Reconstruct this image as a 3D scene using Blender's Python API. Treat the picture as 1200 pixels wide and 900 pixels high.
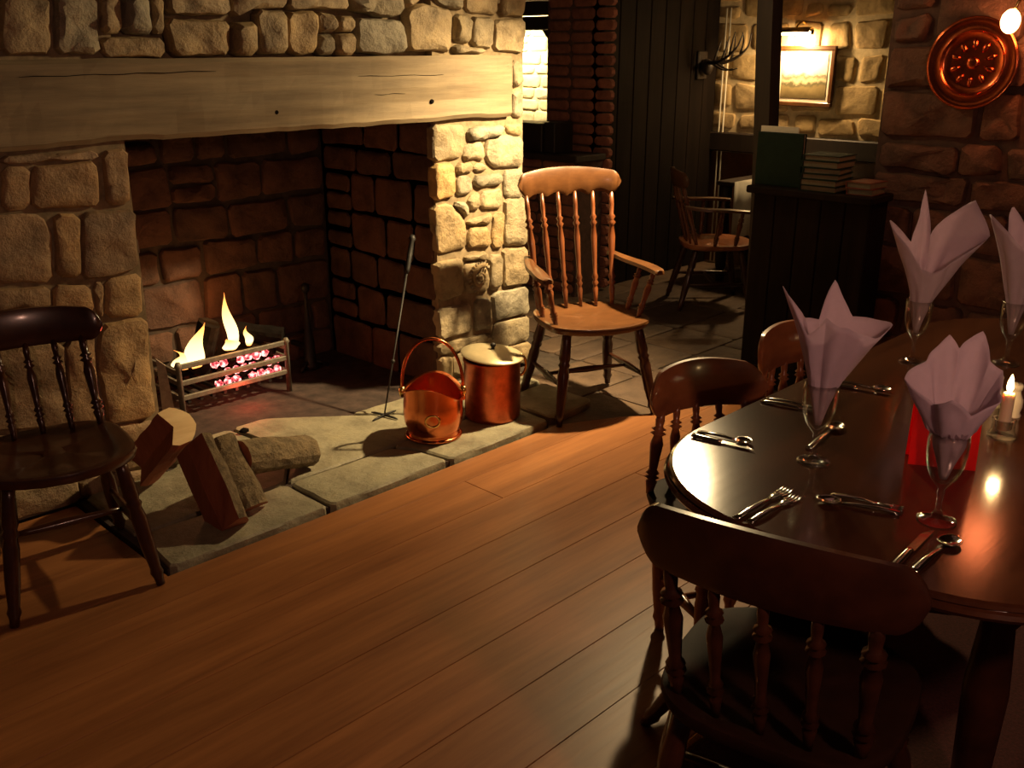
import bpy, bmesh, math, random
from mathutils import Vector, Matrix, noise
for o in list(bpy.data.objects): bpy.data.objects.remove(o)
SC = bpy.context.scene
COL = SC.collection
R = math.radians

# ------------------------------------------------------------------ camera, world, lights, exposure
cam = bpy.data.cameras.new('camera'); cam_o = bpy.data.objects.new('camera', cam); COL.objects.link(cam_o)
cam.sensor_fit = 'HORIZONTAL'; cam.sensor_width = 36.0; cam.lens = 33.81; cam.clip_start = 0.05
cam_o.location = (0, 0, 1.6)
AZ, TH = R(44.6), R(19.1)
fwd = Vector((math.cos(AZ)*math.cos(TH), math.sin(AZ)*math.cos(TH), -math.sin(TH)))
cam_o.rotation_euler = fwd.to_track_quat('-Z', 'Y').to_euler()
SC.camera = cam_o
w = bpy.data.worlds.new('world'); SC.world = w; w.use_nodes = True
w.node_tree.nodes['Background'].inputs[0].default_value = (1.0, 0.58, 0.44, 1)
w.node_tree.nodes['Background'].inputs[1].default_value = 0.022
SC.view_settings.view_transform = 'Standard'; SC.view_settings.look = 'None'
SC.view_settings.gamma = 1.0; SC.view_settings.use_curve_mapping = False
SC.view_settings.exposure = 0.0

def light(kind, name, loc, energy, color, radius=0.05, aim=None, spot=None, blend=0.5, size=None, size_y=None):
    l = bpy.data.lights.new(name, kind); l.energy = energy; l.color = color
    if kind in ('POINT', 'SPOT'): l.shadow_soft_size = radius
    if kind == 'SPOT': l.spot_size = R(spot); l.spot_blend = blend
    if kind == 'AREA':
        l.size = size
        if size_y: l.shape = 'RECTANGLE'; l.size_y = size_y
    o = bpy.data.objects.new(name, l); COL.objects.link(o); o.location = loc
    if aim is not None: o.rotation_euler = Vector(aim).to_track_quat('-Z', 'Y').to_euler()
    return o
WARM = (1.0, 0.72, 0.36); FIRE = (1.0, 0.36, 0.09); RED = (1.0, 0.22, 0.07)

# ------------------------------------------------------------------ object helpers
def tag(o, label=None, cat=None, group=None, kind=None):
    if label: o['label'] = label
    if cat: o['category'] = cat
    if group: o['group'] = group
    if kind: o['kind'] = kind
    return o
def obj(name, vf, mat, parent=None, smooth=False, angle=None):
    v, f = vf
    me = bpy.data.meshes.new(name); me.from_pydata([tuple(p) for p in v], [], f); me.update()
    if smooth:
        for p in me.polygons: p.use_smooth = True
    if mat: me.materials.append(mat)
    o = bpy.data.objects.new(name, me); COL.objects.link(o)
    if parent: o.parent = parent
    if smooth and angle: me.set_sharp_from_angle(angle=R(angle))
    return o
def fixn(o):
    bm = bmesh.new(); bm.from_mesh(o.data); bmesh.ops.recalc_face_normals(bm, faces=bm.faces); bm.to_mesh(o.data); bm.free(); return o
def empty(name, loc=(0,0,0), rz=0, label=None, cat=None, group=None, kind=None):
    o = bpy.data.objects.new(name, None); COL.objects.link(o); o.empty_display_size = .1
    o.location = loc; o.rotation_euler = (0, 0, rz)
    return tag(o, label, cat, group, kind)
def join(*vfs):
    V, F = [], []
    for v, f in vfs:
        n = len(V); V += [tuple(p) for p in v]; F += [tuple(i+n for i in q) for q in f]
    return V, F
def xf(vf, M):
    return [M @ Vector(p) for p in vf[0]], vf[1]
def box(x0, x1, y0, y1, z0, z1, b=0.0):
    if b <= 0:
        v = [(x, y, z) for z in (z0, z1) for y in (y0, y1) for x in (x0, x1)]
        return v, [(0,2,3,1),(4,5,7,6),(0,1,5,4),(1,3,7,5),(3,2,6,7),(2,0,4,6)]
    bm = bmesh.new(); bmesh.ops.create_cube(bm, size=1)
    for q in bm.verts: q.co = Vector(((x0+x1)/2+q.co.x*(x1-x0), (y0+y1)/2+q.co.y*(y1-y0), (z0+z1)/2+q.co.z*(z1-z0)))
    bmesh.ops.bevel(bm, geom=bm.edges[:], offset=b, segments=1, affect='EDGES', profile=.5)
    return bmvf(bm)
def bmvf(bm):
    bm.verts.ensure_lookup_table(); bm.verts.index_update()
    r = [q.co.copy() for q in bm.verts], [tuple(q.index for q in f.verts) for f in bm.faces]
    bm.free(); return r
def basis(d):
    d = Vector(d).normalized(); a = Vector((0,0,1)) if abs(d.z) < .9 else Vector((1,0,0))
    u = d.cross(a).normalized(); return u, u.cross(d).normalized()*-1 if False else d.cross(u).normalized()
def turned(p0, p1, prof, seg=12, flat=1.0):
    """a turned (lathed) piece along p0->p1; prof = [(t, radius)]"""
    p0, p1 = Vector(p0), Vector(p1); d = p1-p0; u, v = basis(d); V, F = [], []
    for t, r in prof:
        c = p0+d*t
        for k in range(seg):
            a = 2*math.pi*k/seg; V.append(c+(u*math.cos(a)+v*math.sin(a)*flat)*r)
    for i in range(len(prof)-1):
        for k in range(seg):
            k2 = (k+1) % seg; F.append((i*seg+k, i*seg+k2, (i+1)*seg+k2, (i+1)*seg+k))
    F.append(tuple(reversed(range(seg)))); n = (len(prof)-1)*seg; F.append(tuple(range(n, n+seg)))
    return V, F
def tube(pts, r, seg=8, closed=False):
    P = [Vector(p) for p in pts]; n = len(P); V, F = [], []
    rr = r if isinstance(r, (list, tuple)) else [r]*n
    u = None
    for i in range(n):
        if closed: d = P[(i+1) % n]-P[i-1]
        else: d = P[min(i+1, n-1)]-P[max(i-1, 0)]
        d.normalize()
        if u is None: u, v = basis(d)
        else:
            u = (u-d*u.dot(d)).normalized()
        v = d.cross(u)
        for k in range(seg):
            a = 2*math.pi*k/seg; V.append(P[i]+(u*math.cos(a)+v*math.sin(a))*rr[i])
    for i in range(n if closed else n-1):
        j = (i+1) % n
        for k in range(seg):
            k2 = (k+1) % seg; F.append((i*seg+k, i*seg+k2, j*seg+k2, j*seg+k))
    if not closed:
        F.append(tuple(reversed(range(seg)))); F.append(tuple(range((n-1)*seg, n*seg)))
    return V, F
def lathe(prof, seg=24, c=(0,0,0), cap0=False, cap1=False):
    """prof = [(r, z)] about a vertical axis"""
    V, F = [], []
    for r, z in prof:
        for k in range(seg):
            a = 2*math.pi*k/seg; V.append((c[0]+r*math.cos(a), c[1]+r*math.sin(a), c[2]+z))
    for i in range(len(prof)-1):
        for k in range(seg):
            k2 = (k+1) % seg; F.append((i*seg+k, i*seg+k2, (i+1)*seg+k2, (i+1)*seg+k))
    if cap0: F.append(tuple(reversed(range(seg))))
    if cap1: n = (len(prof)-1)*seg; F.append(tuple(range(n, n+seg)))
    return V, F
def catmull(pts, n=6):
    P = [Vector(p) for p in pts]; out = []
    for i in range(len(P)-1):
        a, b, c, d = P[max(i-1,0)], P[i], P[i+1], P[min(i+2,len(P)-1)]
        for k in range(n):
            t = k/n; out.append(.5*((2*b)+(c-a)*t+(2*a-5*b+4*c-d)*t*t+(3*b-a-3*c+d)*t**3))
    return out+[P[-1]]
def lump(rx, ry, rz, seed, amp=.25, sub=2):
    bm = bmesh.new(); bmesh.ops.create_icosphere(bm, subdivisions=sub, radius=1)
    for q in bm.verts:
        k = 1+amp*noise.noise(q.co*1.3+Vector((seed*3.1, seed*1.7, 0)))+amp*.5*noise.noise(q.co*3+Vector((seed, 0, 5)))
        q.co = Vector((q.co.x*rx*k, q.co.y*ry*k, q.co.z*rz*k))
    return bmvf(bm)

# ------------------------------------------------------------------ materials
class NT:
    def __init__(s, name):
        s.m = bpy.data.materials.new(name); s.m.use_nodes = True; s.t = s.m.node_tree
        s.b = s.t.nodes['Principled BSDF']
    def n(s, typ, **kw):
        x = s.t.nodes.new(typ)
        for k, v in kw.items():
            if k in x.inputs.keys() if isinstance(k, str) else False: x.inputs[k].default_value = v
            else: setattr(x, k, v)
        return x
    def l(s, a, b): s.t.links.new(a, b)
    def ramp(s, fac, stops):
        r = s.n('ShaderNodeValToRGB'); e = r.color_ramp.elements
        while len(e) < len(stops): e.new(.5)
        for q, (p, c) in zip(e, stops): q.position = p; q.color = (*c, 1)
        s.l(fac, r.inputs[0]); return r.outputs[0]
    def coords(s, scale=(1,1,1), kind='Object'):
        tc = s.n('ShaderNodeTexCoord'); mp = s.n('ShaderNodeMapping'); mp.inputs['Scale'].default_value = scale
        s.l(tc.outputs[kind], mp.inputs[0]); return mp.outputs[0]
    def noise(s, co, scale, detail=6, rough=.6):
        x = s.n('ShaderNodeTexNoise'); x.inputs['Scale'].default_value = scale; x.inputs['Detail'].default_value = detail
        x.inputs['Roughness'].default_value = rough; s.l(co, x.inputs['Vector']); return x.outputs['Fac']
    def mix(s, fac, a, b, mode='MIX'):
        x = s.n('ShaderNodeMix'); x.data_type = 'RGBA'; x.blend_type = mode
        if isinstance(fac, float): x.inputs['Factor'].default_value = fac
        else: s.l(fac, x.inputs['Factor'])
        for q, i in ((a, 6), (b, 7)):
            if isinstance(q, tuple): x.inputs[i].default_value = (*q, 1)
            else: s.l(q, x.inputs[i])
        return x.outputs[2]
    def bump(s, h, strength=.4, dist=.01):
        x = s.n('ShaderNodeBump'); x.inputs['Strength'].default_value = strength; x.inputs['Distance'].default_value = dist
        s.l(h, x.inputs['Height']); s.l(x.outputs[0], s.b.inputs['Normal'])
    def set(s, **kw):
        for k, v in kw.items():
            i = s.b.inputs[k.replace('_', ' ')]
            i.default_value = (*v, 1) if i.type == 'RGBA' else v
        return s

def m_stone(name, cols, rough=.85, bump=.7, scale=9, mot=.45, dist=.02):
    s = NT(name); oi = s.n('ShaderNodeObjectInfo'); co = s.coords()
    n = len(cols); base = s.ramp(oi.outputs['Random'], [(i/(n-1) if n > 1 else 0, c) for i, c in enumerate(cols)])
    f = s.noise(co, scale, 8, .65)
    dark = s.ramp(f, [(.3, (.35,.33,.32)), (.55, (1,1,1)), (.75, (1.25,1.2,1.05))])
    c = s.mix(mot*1.6 if mot*1.6 < 1 else 1.0, base, dark, 'MULTIPLY'); s.l(c, s.b.inputs['Base Color'])
    s.set(Roughness=rough); f2 = s.noise(co, scale*3.2, 8, .7)
    a = s.n('ShaderNodeMath', operation='ADD'); s.l(f, a.inputs[0])
    m2 = s.n('ShaderNodeMath', operation='MULTIPLY'); s.l(f2, m2.inputs[0]); m2.inputs[1].default_value = .45
    s.l(m2.outputs[0], a.inputs[1]); s.bump(a.outputs[0], bump, dist); return s.m
def m_wood(name, dark, lightc, grain=(1,1,1), scale=14, rough=.35, coat=.0, bump=.12, rnd=.25, spec=.5):
    s = NT(name); co = s.coords(grain); oi = s.n('ShaderNodeObjectInfo')
    f = s.noise(co, scale, 7, .62); w_ = s.noise(co, scale*.22, 3, .5)
    a = s.n('ShaderNodeMath', operation='MULTIPLY_ADD'); s.l(w_, a.inputs[0]); a.inputs[1].default_value = .8
    m2 = s.n('ShaderNodeMath', operation='MULTIPLY'); s.l(f, m2.inputs[0]); m2.inputs[1].default_value = .6; s.l(m2.outputs[0], a.inputs[2])
    c = s.ramp(a.outputs[0], [(.45, dark), (.95, lightc)])
    if rnd:
        v = s.ramp(oi.outputs['Random'], [(0, (1-rnd,)*3), (1, (1.0+rnd*.3,)*3)]); c = s.mix(1.0, c, v, 'MULTIPLY')
    s.l(c, s.b.inputs['Base Color']); s.set(Roughness=rough, Coat_Weight=coat, Coat_Roughness=.12)
    s.b.inputs['Specular IOR Level'].default_value = spec
    if bump: s.bump(f, bump, .004)
    return s.m
def m_plain(name, col, rough=.5, metal=0.0, vary=.2, scale=20, bump=0, **kw):
    s = NT(name); co = s.coords(); f = s.noise(co, scale, 5)
    c = s.ramp(f, [(.3, tuple(x*(1-vary) for x in col)), (.7, tuple(min(1, x*(1+vary)) for x in col))])
    s.l(c, s.b.inputs['Base Color']); s.set(Roughness=rough, Metallic=metal, **kw)
    if bump: s.bump(f, bump, .004)
    return s.m
def m_emit(name, col, strength, col2=None, scale=30):
    s = NT(name); s.t.nodes.remove(s.b); e = s.n('ShaderNodeEmission'); out = s.t.nodes['Material Output']
    if col2:
        co = s.coords(); f = s.noise(co, scale, 4); s.l(s.ramp(f, [(.35, col2), (.62, col)]), e.inputs[0])
    else: e.inputs[0].default_value = (*col, 1)
    e.inputs[1].default_value = strength; s.l(e.outputs[0], out.inputs[0]); return s.m

M = {}
M['mortar'] = m_plain('mortar', (.24,.18,.105), .95, vary=.35, scale=25, bump=.6)
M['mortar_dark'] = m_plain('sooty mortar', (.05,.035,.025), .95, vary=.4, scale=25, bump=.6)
M['stone'] = m_stone('hearth wall stone', [(.38,.26,.12),(.24,.20,.13),(.42,.31,.17),(.30,.27,.20),(.46,.30,.12),(.22,.20,.15)], .62, .9, 10, .55, .02)
M['stone_left'] = m_stone('brown wall stone', [(.42,.26,.12),(.30,.20,.115),(.46,.29,.13),(.34,.23,.14)], .6, .9, 9, .5, .02)
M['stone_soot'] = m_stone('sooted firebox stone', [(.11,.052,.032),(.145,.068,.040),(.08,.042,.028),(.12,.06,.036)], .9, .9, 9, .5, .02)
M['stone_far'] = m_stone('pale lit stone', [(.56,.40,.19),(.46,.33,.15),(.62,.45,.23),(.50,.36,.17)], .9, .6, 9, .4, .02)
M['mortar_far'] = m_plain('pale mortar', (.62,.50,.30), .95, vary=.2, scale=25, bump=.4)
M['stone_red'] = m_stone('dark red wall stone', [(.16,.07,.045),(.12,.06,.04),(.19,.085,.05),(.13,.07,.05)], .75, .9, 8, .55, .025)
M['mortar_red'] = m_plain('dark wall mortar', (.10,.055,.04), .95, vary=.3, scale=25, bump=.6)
M['brick'] = m_stone('old red brick', [(.36,.13,.08),(.28,.11,.07),(.40,.15,.09),(.24,.09,.06)], .9, .6, 14, .4, .01)
M['whitewash'] = m_stone('cream washed stone', [(.72,.60,.36),(.66,.54,.31),(.76,.64,.40)], .9, .5, 10, .25, .015)
M['oak_beam'] = m_wood('weathered oak beam', (.115,.082,.048), (.33,.25,.145), (.5,6,6), 6, .75, 0, .6, 0)
M['oak_dark'] = m_wood('blackened oak', (.012,.008,.006), (.035,.020,.012), (6,6,.6), 8, .6, 0, .3, .2)
M['oak_black'] = m_wood('near black oak', (.006,.004,.003), (.016,.010,.007), (6,6,.6), 8, .75, 0, .3, .2, .1)
M['page'] = m_plain('book page edge', (.15,.135,.09), .85, 0, .1, 60)
M['chair_seat'] = m_wood('dull dark seat', (.012,.005,.003), (.035,.013,.007), (3,3,3), 8, .6, 0, .05, .1, .15)
M['board'] = m_wood('floor board', (.23,.085,.030), (.46,.19,.064), (.55,7,7), 7, .40, .0, .12, .16, .45)
M['slate'] = m_stone('hearth slate', [(.27,.245,.165),(.30,.27,.18),(.25,.225,.155)], .6, .7, 7, .4, .02)
M['flag'] = m_stone('passage flagstone', [(.12,.075,.045),(.10,.065,.045),(.14,.085,.05)], .7, .6, 7, .4, .015)
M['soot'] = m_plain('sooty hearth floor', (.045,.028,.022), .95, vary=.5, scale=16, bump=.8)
M['chair_dark'] = m_wood('dark mahogany', (.022,.008,.005), (.075,.024,.011), (3,3,3), 8, .28, .3, .05, .15)
M['chair_red'] = m_wood('polished red mahogany', (.19,.058,.024), (.44,.155,.058), (1,5,5), 7, .3, .4, .05, .1)
M['chair_oak'] = m_wood('honey elm', (.060,.022,.007), (.145,.058,.018), (2,5,5), 7, .33, .3, .06, .1)
M['spindle_oak'] = m_wood('turned honey elm', (.09,.026,.010), (.21,.065,.020), (5,5,1), 9, .35, .3, .05, .15)
M['table'] = m_wood('polished table top', (.030,.011,.006), (.085,.030,.013), (.6,7,7), 6, .15, .35, .04, 0)
M['iron'] = m_plain('black iron', (.03,.028,.027), .55, .6, .3, 40, .2)
M['iron_grey'] = m_plain('worn grey iron', (.34,.31,.25), .5, .5, .25, 40, .2)
M['grate'] = m_plain('grate iron', (.17,.15,.12), .6, .4, .3, 40, .2)
M['copper'] = m_plain('polished copper', (.72,.22,.085), .22, 1.0, .18, 12, .05)
M['copper_dull'] = m_plain('dull copper', (.50,.12,.055), .33, 1.0, .35, 18, .15)
M['copper_plate'] = m_plain('copper plate', (.70,.16,.06), .2, 1.0, .2, 30, .15)
M['brass'] = m_plain('brass', (.80,.52,.18), .25, 1.0, .15, 20)
M['lid'] = m_plain('pale metal lid', (.52,.44,.27), .42, .55, .15, 14)
M['steel'] = m_plain('stainless steel', (.75,.72,.66), .13, 1.0, .05, 20)
M['bark'] = m_stone('log bark', [(.23,.17,.10),(.27,.20,.11)], .95, 1.0, 26, .6, .03)
M['split'] = m_wood('split red wood', (.26,.07,.036), (.46,.15,.075), (6,6,1), 9, .8, 0, .5, .1)
M['cutend'] = m_wood('fresh sawn end', (.58,.38,.17), (.80,.60,.32), (1,9,9), 6, .8, 0, .2, 0)
M['char'] = m_plain('charred wood', (.008,.006,.005), .95, 0, .5, 30, .8, Specular_IOR_Level=.08)
M['napkin'] = m_plain('paper napkin', (.74,.63,.74), .9, 0, .05, 60, .08)
_t = M['napkin'].node_tree; _tr = _t.nodes.new('ShaderNodeBsdfTranslucent'); _tr.inputs[0].default_value = (.74,.60,.68,1); _mx = _t.nodes.new('ShaderNodeMixShader'); _mx.inputs[0].default_value = .42
_t.links.new(_t.nodes['Principled BSDF'].outputs[0], _mx.inputs[1]); _t.links.new(_tr.outputs[0], _mx.inputs[2]); _t.links.new(_mx.outputs[0], _t.nodes['Material Output'].inputs[0])
s = NT('clear glass'); s.t.nodes.remove(s.b); g1_ = s.n('ShaderNodeBsdfTransparent'); g1_.inputs[0].default_value = (.96,.95,.93,1); g2_ = s.n('ShaderNodeBsdfGlossy'); g2_.inputs['Roughness'].default_value = .03
lw = s.n('ShaderNodeLayerWeight'); lw.inputs[0].default_value = .5; pw = s.n('ShaderNodeMath', operation='POWER'); s.l(lw.outputs['Facing'], pw.inputs[0]); pw.inputs[1].default_value = 2.6; fr0 = s.n('ShaderNodeMath', operation='MULTIPLY_ADD'); s.l(pw.outputs[0], fr0.inputs[0]); fr0.inputs[1].default_value = .85; fr0.inputs[2].default_value = .09; mx = s.n('ShaderNodeMixShader'); s.l(fr0.outputs[0], mx.inputs[0]); s.l(g1_.outputs[0], mx.inputs[1]); s.l(g2_.outputs[0], mx.inputs[2]); s.l(mx.outputs[0], s.t.nodes['Material Output'].inputs[0]); M['glass'] = s.m
M['ceramic'] = m_plain('white ceramic', (.80,.74,.60), .25, 0, .03, 20)
M['wax'] = m_plain('candle wax', (.90,.78,.52), .5, 0, .03, 20, Subsurface_Weight=.4, Subsurface_Radius=(.02,.012,.006), Subsurface_Scale=.5)
s = NT('red card'); s.set(Base_Color=(.62,.02,.015), Roughness=.55); M['redcard'] = s.m
tr = s.n('ShaderNodeBsdfTranslucent'); tr.inputs[0].default_value = (.95,.03,.02,1); mx = s.n('ShaderNodeMixShader'); mx.inputs[0].default_value = .6
s.l(s.b.outputs[0], mx.inputs[1]); s.l(tr.outputs[0], mx.inputs[2]); s.l(mx.outputs[0], s.t.nodes['Material Output'].inputs[0])
M['green_cover'] = m_plain('dark green cover', (.010,.022,.014), .7, 0, .2, 30, Specular_IOR_Level=.12)
M['red_cover'] = m_plain('red brown cover', (.16,.04,.022), .5, 0, .2, 30)
M['paper'] = m_plain('paper', (.72,.68,.55), .85, 0, .05, 30)
M['cloth_white'] = m_plain('white cloth', (.75,.72,.62), .9, 0, .04, 30)
M['ceiling'] = m_wood('dark ceiling boards', (.018,.011,.007), (.05,.03,.018), (.6,6,6), 8, .7, 0, .2, .2)
M['carpet'] = m_plain('dark red carpet', (.055,.012,.010), .98, 0, .4, 120, .5)
M['antler'] = m_plain('dark antler', (.035,.026,.02), .5, 0, .3, 30, .3)
M['bulb'] = m_emit('lit bulb', (1.0,.74,.38), 60)
M['bulb_red'] = m_emit('lit red shade', (1.0,.22,.07), 14)
M['bulb_sconce'] = m_emit('lit amber bulb', (1.0,.42,.14), 30)
M['tube'] = m_emit('lit picture tube', (1.0,.74,.36), 30)
s = NT('glowing ember'); s.t.nodes.remove(s.b); e_ = s.n('ShaderNodeEmission'); f_ = s.noise(s.coords(), 42, 4, .6)
s.l(s.ramp(f_, [(.36,(.03,.002,.003)),(.48,(.55,.05,.06)),(.58,(1.0,.34,.28)),(.70,(1.0,.72,.58))]), e_.inputs[0]); e_.inputs[1].default_value = 3.2; s.l(e_.outputs[0], s.t.nodes['Material Output'].inputs[0]); M['ember'] = s.m

# ------------------------------------------------------------------ masonry
def stone(name, poly, fr, mat, parent, out=.02, seed=0, seg=.05, rough=1.0, rounded=True, back=.03, grow=.0):
    """one stone: a hewn block following a polygon on the wall plane; fr = origin, u, v (n = u x v points out)"""
    o, u, v = [Vector(q) for q in fr]; n = u.cross(v).normalized(); rnd = random.Random(seed)
    P = [Vector((a, b)) for a, b in poly]
    ar = sum(P[i].x*P[(i+1) % len(P)].y-P[(i+1) % len(P)].x*P[i].y for i in range(len(P)))
    if ar < 0: P.reverse()
    if rounded:
        Q = []
        for i in range(len(P)):
            a, b, c = P[i-1], P[i], P[(i+1) % len(P)]
            d1, d2 = (a-b), (c-b); k1 = min(.3, .018/max(d1.length, 1e-4)); k2 = min(.3, .018/max(d2.length, 1e-4))
            Q += [b+d1*k1, b+d2*k2]
        P = Q
    c_ = sum(P, Vector((0, 0)))/len(P); P = [p+(p-c_).normalized()*grow for p in P]
    S = []
    for i in range(len(P)):
        a, b = P[i], P[(i+1) % len(P)]; m = max(1, int((b-a).length/seg))
        for k in range(m):
            q = a.lerp(b, k/m)
            if rounded: q += Vector((rnd.uniform(-1, 1), rnd.uniform(-1, 1)))*.003*rough
            S.append(q)
    c = sum(S, Vector((0, 0)))/len(S); m = len(S); V, F = [], []
    size = min(max((p-c).length for p in S), .3); sd = Vector((seed*.37, seed*.71, seed*.13))
    def pt(q, d): return o+u*q.x+v*q.y+n*d
    def ring(ins, d, amp):
        for p in S:
            L = (p-c).length; q = p.lerp(c, min(.85, ins/max(L, 1e-4)))
            V.append(pt(q, d+amp*rough*noise.noise(Vector((q.x*14, q.y*14, 0))+sd)))
    ring(0, -back, 0); ring(.002, out*.35, out*.15); ring(.010, out*.8, out*.35); ring(.16*size+.008, out, out*.6); ring(.42*size, out*1.05, out*.6); ring(.68*size, out*1.05, out*.6)
    V.append(pt(c, out*1.05+out*.6*rough*noise.noise(Vector((c.x*14, c.y*14, 0))+sd)))
    for r in range(5):
        for k in range(m):
            k2 = (k+1) % m; F.append((r*m+k, r*m+k2, (r+1)*m+k2, (r+1)*m+k))
    for k in range(m): F.append((5*m+k, 5*m+(k+1) % m, 6*m))
    big = size > .06
    return obj(name, (V, F), mat, parent, big, 34 if big else None)
def coursed(u0, u1, v0, v1, rh, sw, gap, jit, seed, skip=None):
    """polygons of a coursed rubble wall"""
    rnd = random.Random(seed); out = []; v = v0
    while v < v1-.02:
        h = min(rnd.uniform(*rh), v1-v)
        if v1-(v+h) < rh[0]*.5: h = v1-v
        u = u0
        while u < u1-.02:
            ww = rnd.uniform(*sw)
            if u1-(u+ww) < sw[0]*.6: ww = u1-u
            j = lambda: rnd.uniform(-jit, jit)
            split = jit > .004 and h > rh[1]*.8 and ww < sw[1]*.7 and rnd.random() < .35
            rows = [(v, v+h)] if not split else [(v, v+h*.5), (v+h*.5, v+h)]
            for a, b in rows:
                q = [(u+gap/2+j(), a+gap/2+j()), (u+ww-gap/2+j(), a+gap/2+j()), (u+ww-gap/2+j(), b-gap/2+j()), (u+gap/2+j(), b-gap/2+j())]
                if not (skip and skip((u+ww/2), (a+b)/2)): out.append(q)
            u += ww
        v += h
    return out

# ------------------------------------------------------------------ chimney wall
WY = 3.44
wall_back = obj('wall_back', join(box(-1.3,1.535,WY+.012,4.6,0,2.12), box(2.99,3.575,WY+.012,4.6,0,2.12),
    box(1.535,2.99,WY+.06,3.80,1.44,2.12)), M['mortar'])
tag(wall_back, 'mortared core of the stone chimney wall around the open fireplace', kind='structure')
FRB = ((0,WY+.012,0), (1,0,0), (0,0,1))
PIER_STONES = [
  [(2.978,1.282),(3.174,1.269),(3.177,1.186),(3.149,1.125),(2.977,1.115)],
  [(3.195,1.256),(3.429,1.260),(3.429,1.215),(3.312,1.198),(3.194,1.197)],
  [(3.435,1.260),(3.561,1.258),(3.561,1.204),(3.476,1.209)],
  [(3.183,1.186),(3.295,1.183),(3.300,1.102),(3.159,1.113)],
  [(3.307,1.190),(3.452,1.206),(3.561,1.191),(3.562,1.049),(3.357,1.061),(3.305,1.106)],
  [(2.977,1.103),(3.099,1.097),(3.100,0.946),(2.976,0.939)],
  [(3.121,1.096),(3.226,1.092),(3.225,1.047),(3.119,1.048)],
  [(3.237,1.087),(3.305,1.081),(3.311,1.048),(3.231,1.047)],
  [(3.119,1.036),(3.208,1.033),(3.212,0.951),(3.117,0.944)],
  [(3.225,1.027),(3.416,1.031),(3.416,0.973),(3.241,0.973)],
  [(3.434,1.038),(3.568,1.036),(3.569,0.890),(3.440,0.903)],
  [(3.194,0.928),(3.263,0.954),(3.268,0.863),(3.193,0.875)],
  [(3.275,0.945),(3.422,0.951),(3.415,0.855),(3.273,0.866)],
  [(2.970,0.911),(3.072,0.916),(3.170,0.816),(3.173,0.690),(2.989,0.682)],
  [(3.089,0.915),(3.183,0.905),(3.181,0.831)],
  [(3.181,0.823),(3.355,0.836),(3.343,0.786),(3.192,0.796)],
  [(3.192,0.780),(3.325,0.767),(3.342,0.675),(3.178,0.689)],
  [(3.361,0.835),(3.439,0.835),(3.426,0.655),(3.348,0.665)],
  [(3.440,0.895),(3.588,0.888),(3.603,0.648),(3.433,0.662)],
  [(2.977,0.643),(3.143,0.639),(3.145,0.463),(2.992,0.447)],
  [(3.154,0.608),(3.281,0.606),(3.328,0.529),(3.321,0.450),(3.174,0.458)],
  [(3.160,0.649),(3.306,0.650),(3.311,0.610),(3.160,0.624)],
  [(3.323,0.626),(3.420,0.620),(3.407,0.453),(3.327,0.449)],
  [(3.426,0.646),(3.603,0.630),(3.611,0.438),(3.426,0.450)],
  [(2.980,0.415),(3.196,0.402),(3.205,0.257),(2.986,0.258)],
  [(3.225,0.414),(3.327,0.409),(3.338,0.249),(3.223,0.254)],
  [(3.345,0.428),(3.604,0.420),(3.619,0.278),(3.363,0.280)],
  [(3.369,0.270),(3.619,0.259),(3.627,0.124),(3.412,0.122),(3.349,0.182)],
  [(2.980,0.233),(3.337,0.221),(3.337,0.185),(3.063,0.171),(2.984,0.180)],
  [(2.983,0.162),(3.062,0.158),(3.065,0.053),(2.991,0.044)],
  [(3.080,0.154),(3.337,0.166),(3.361,0.054),(3.083,0.049)],
  [(3.361,0.124),(3.633,0.113),(3.634,0.000),(3.373,0.018)],
  [(3.488,1.552),(3.559,1.560),(3.560,1.440),(3.494,1.434)],
  [(3.494,1.418),(3.560,1.424),(3.561,1.290),(3.488,1.294)],
]
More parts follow.
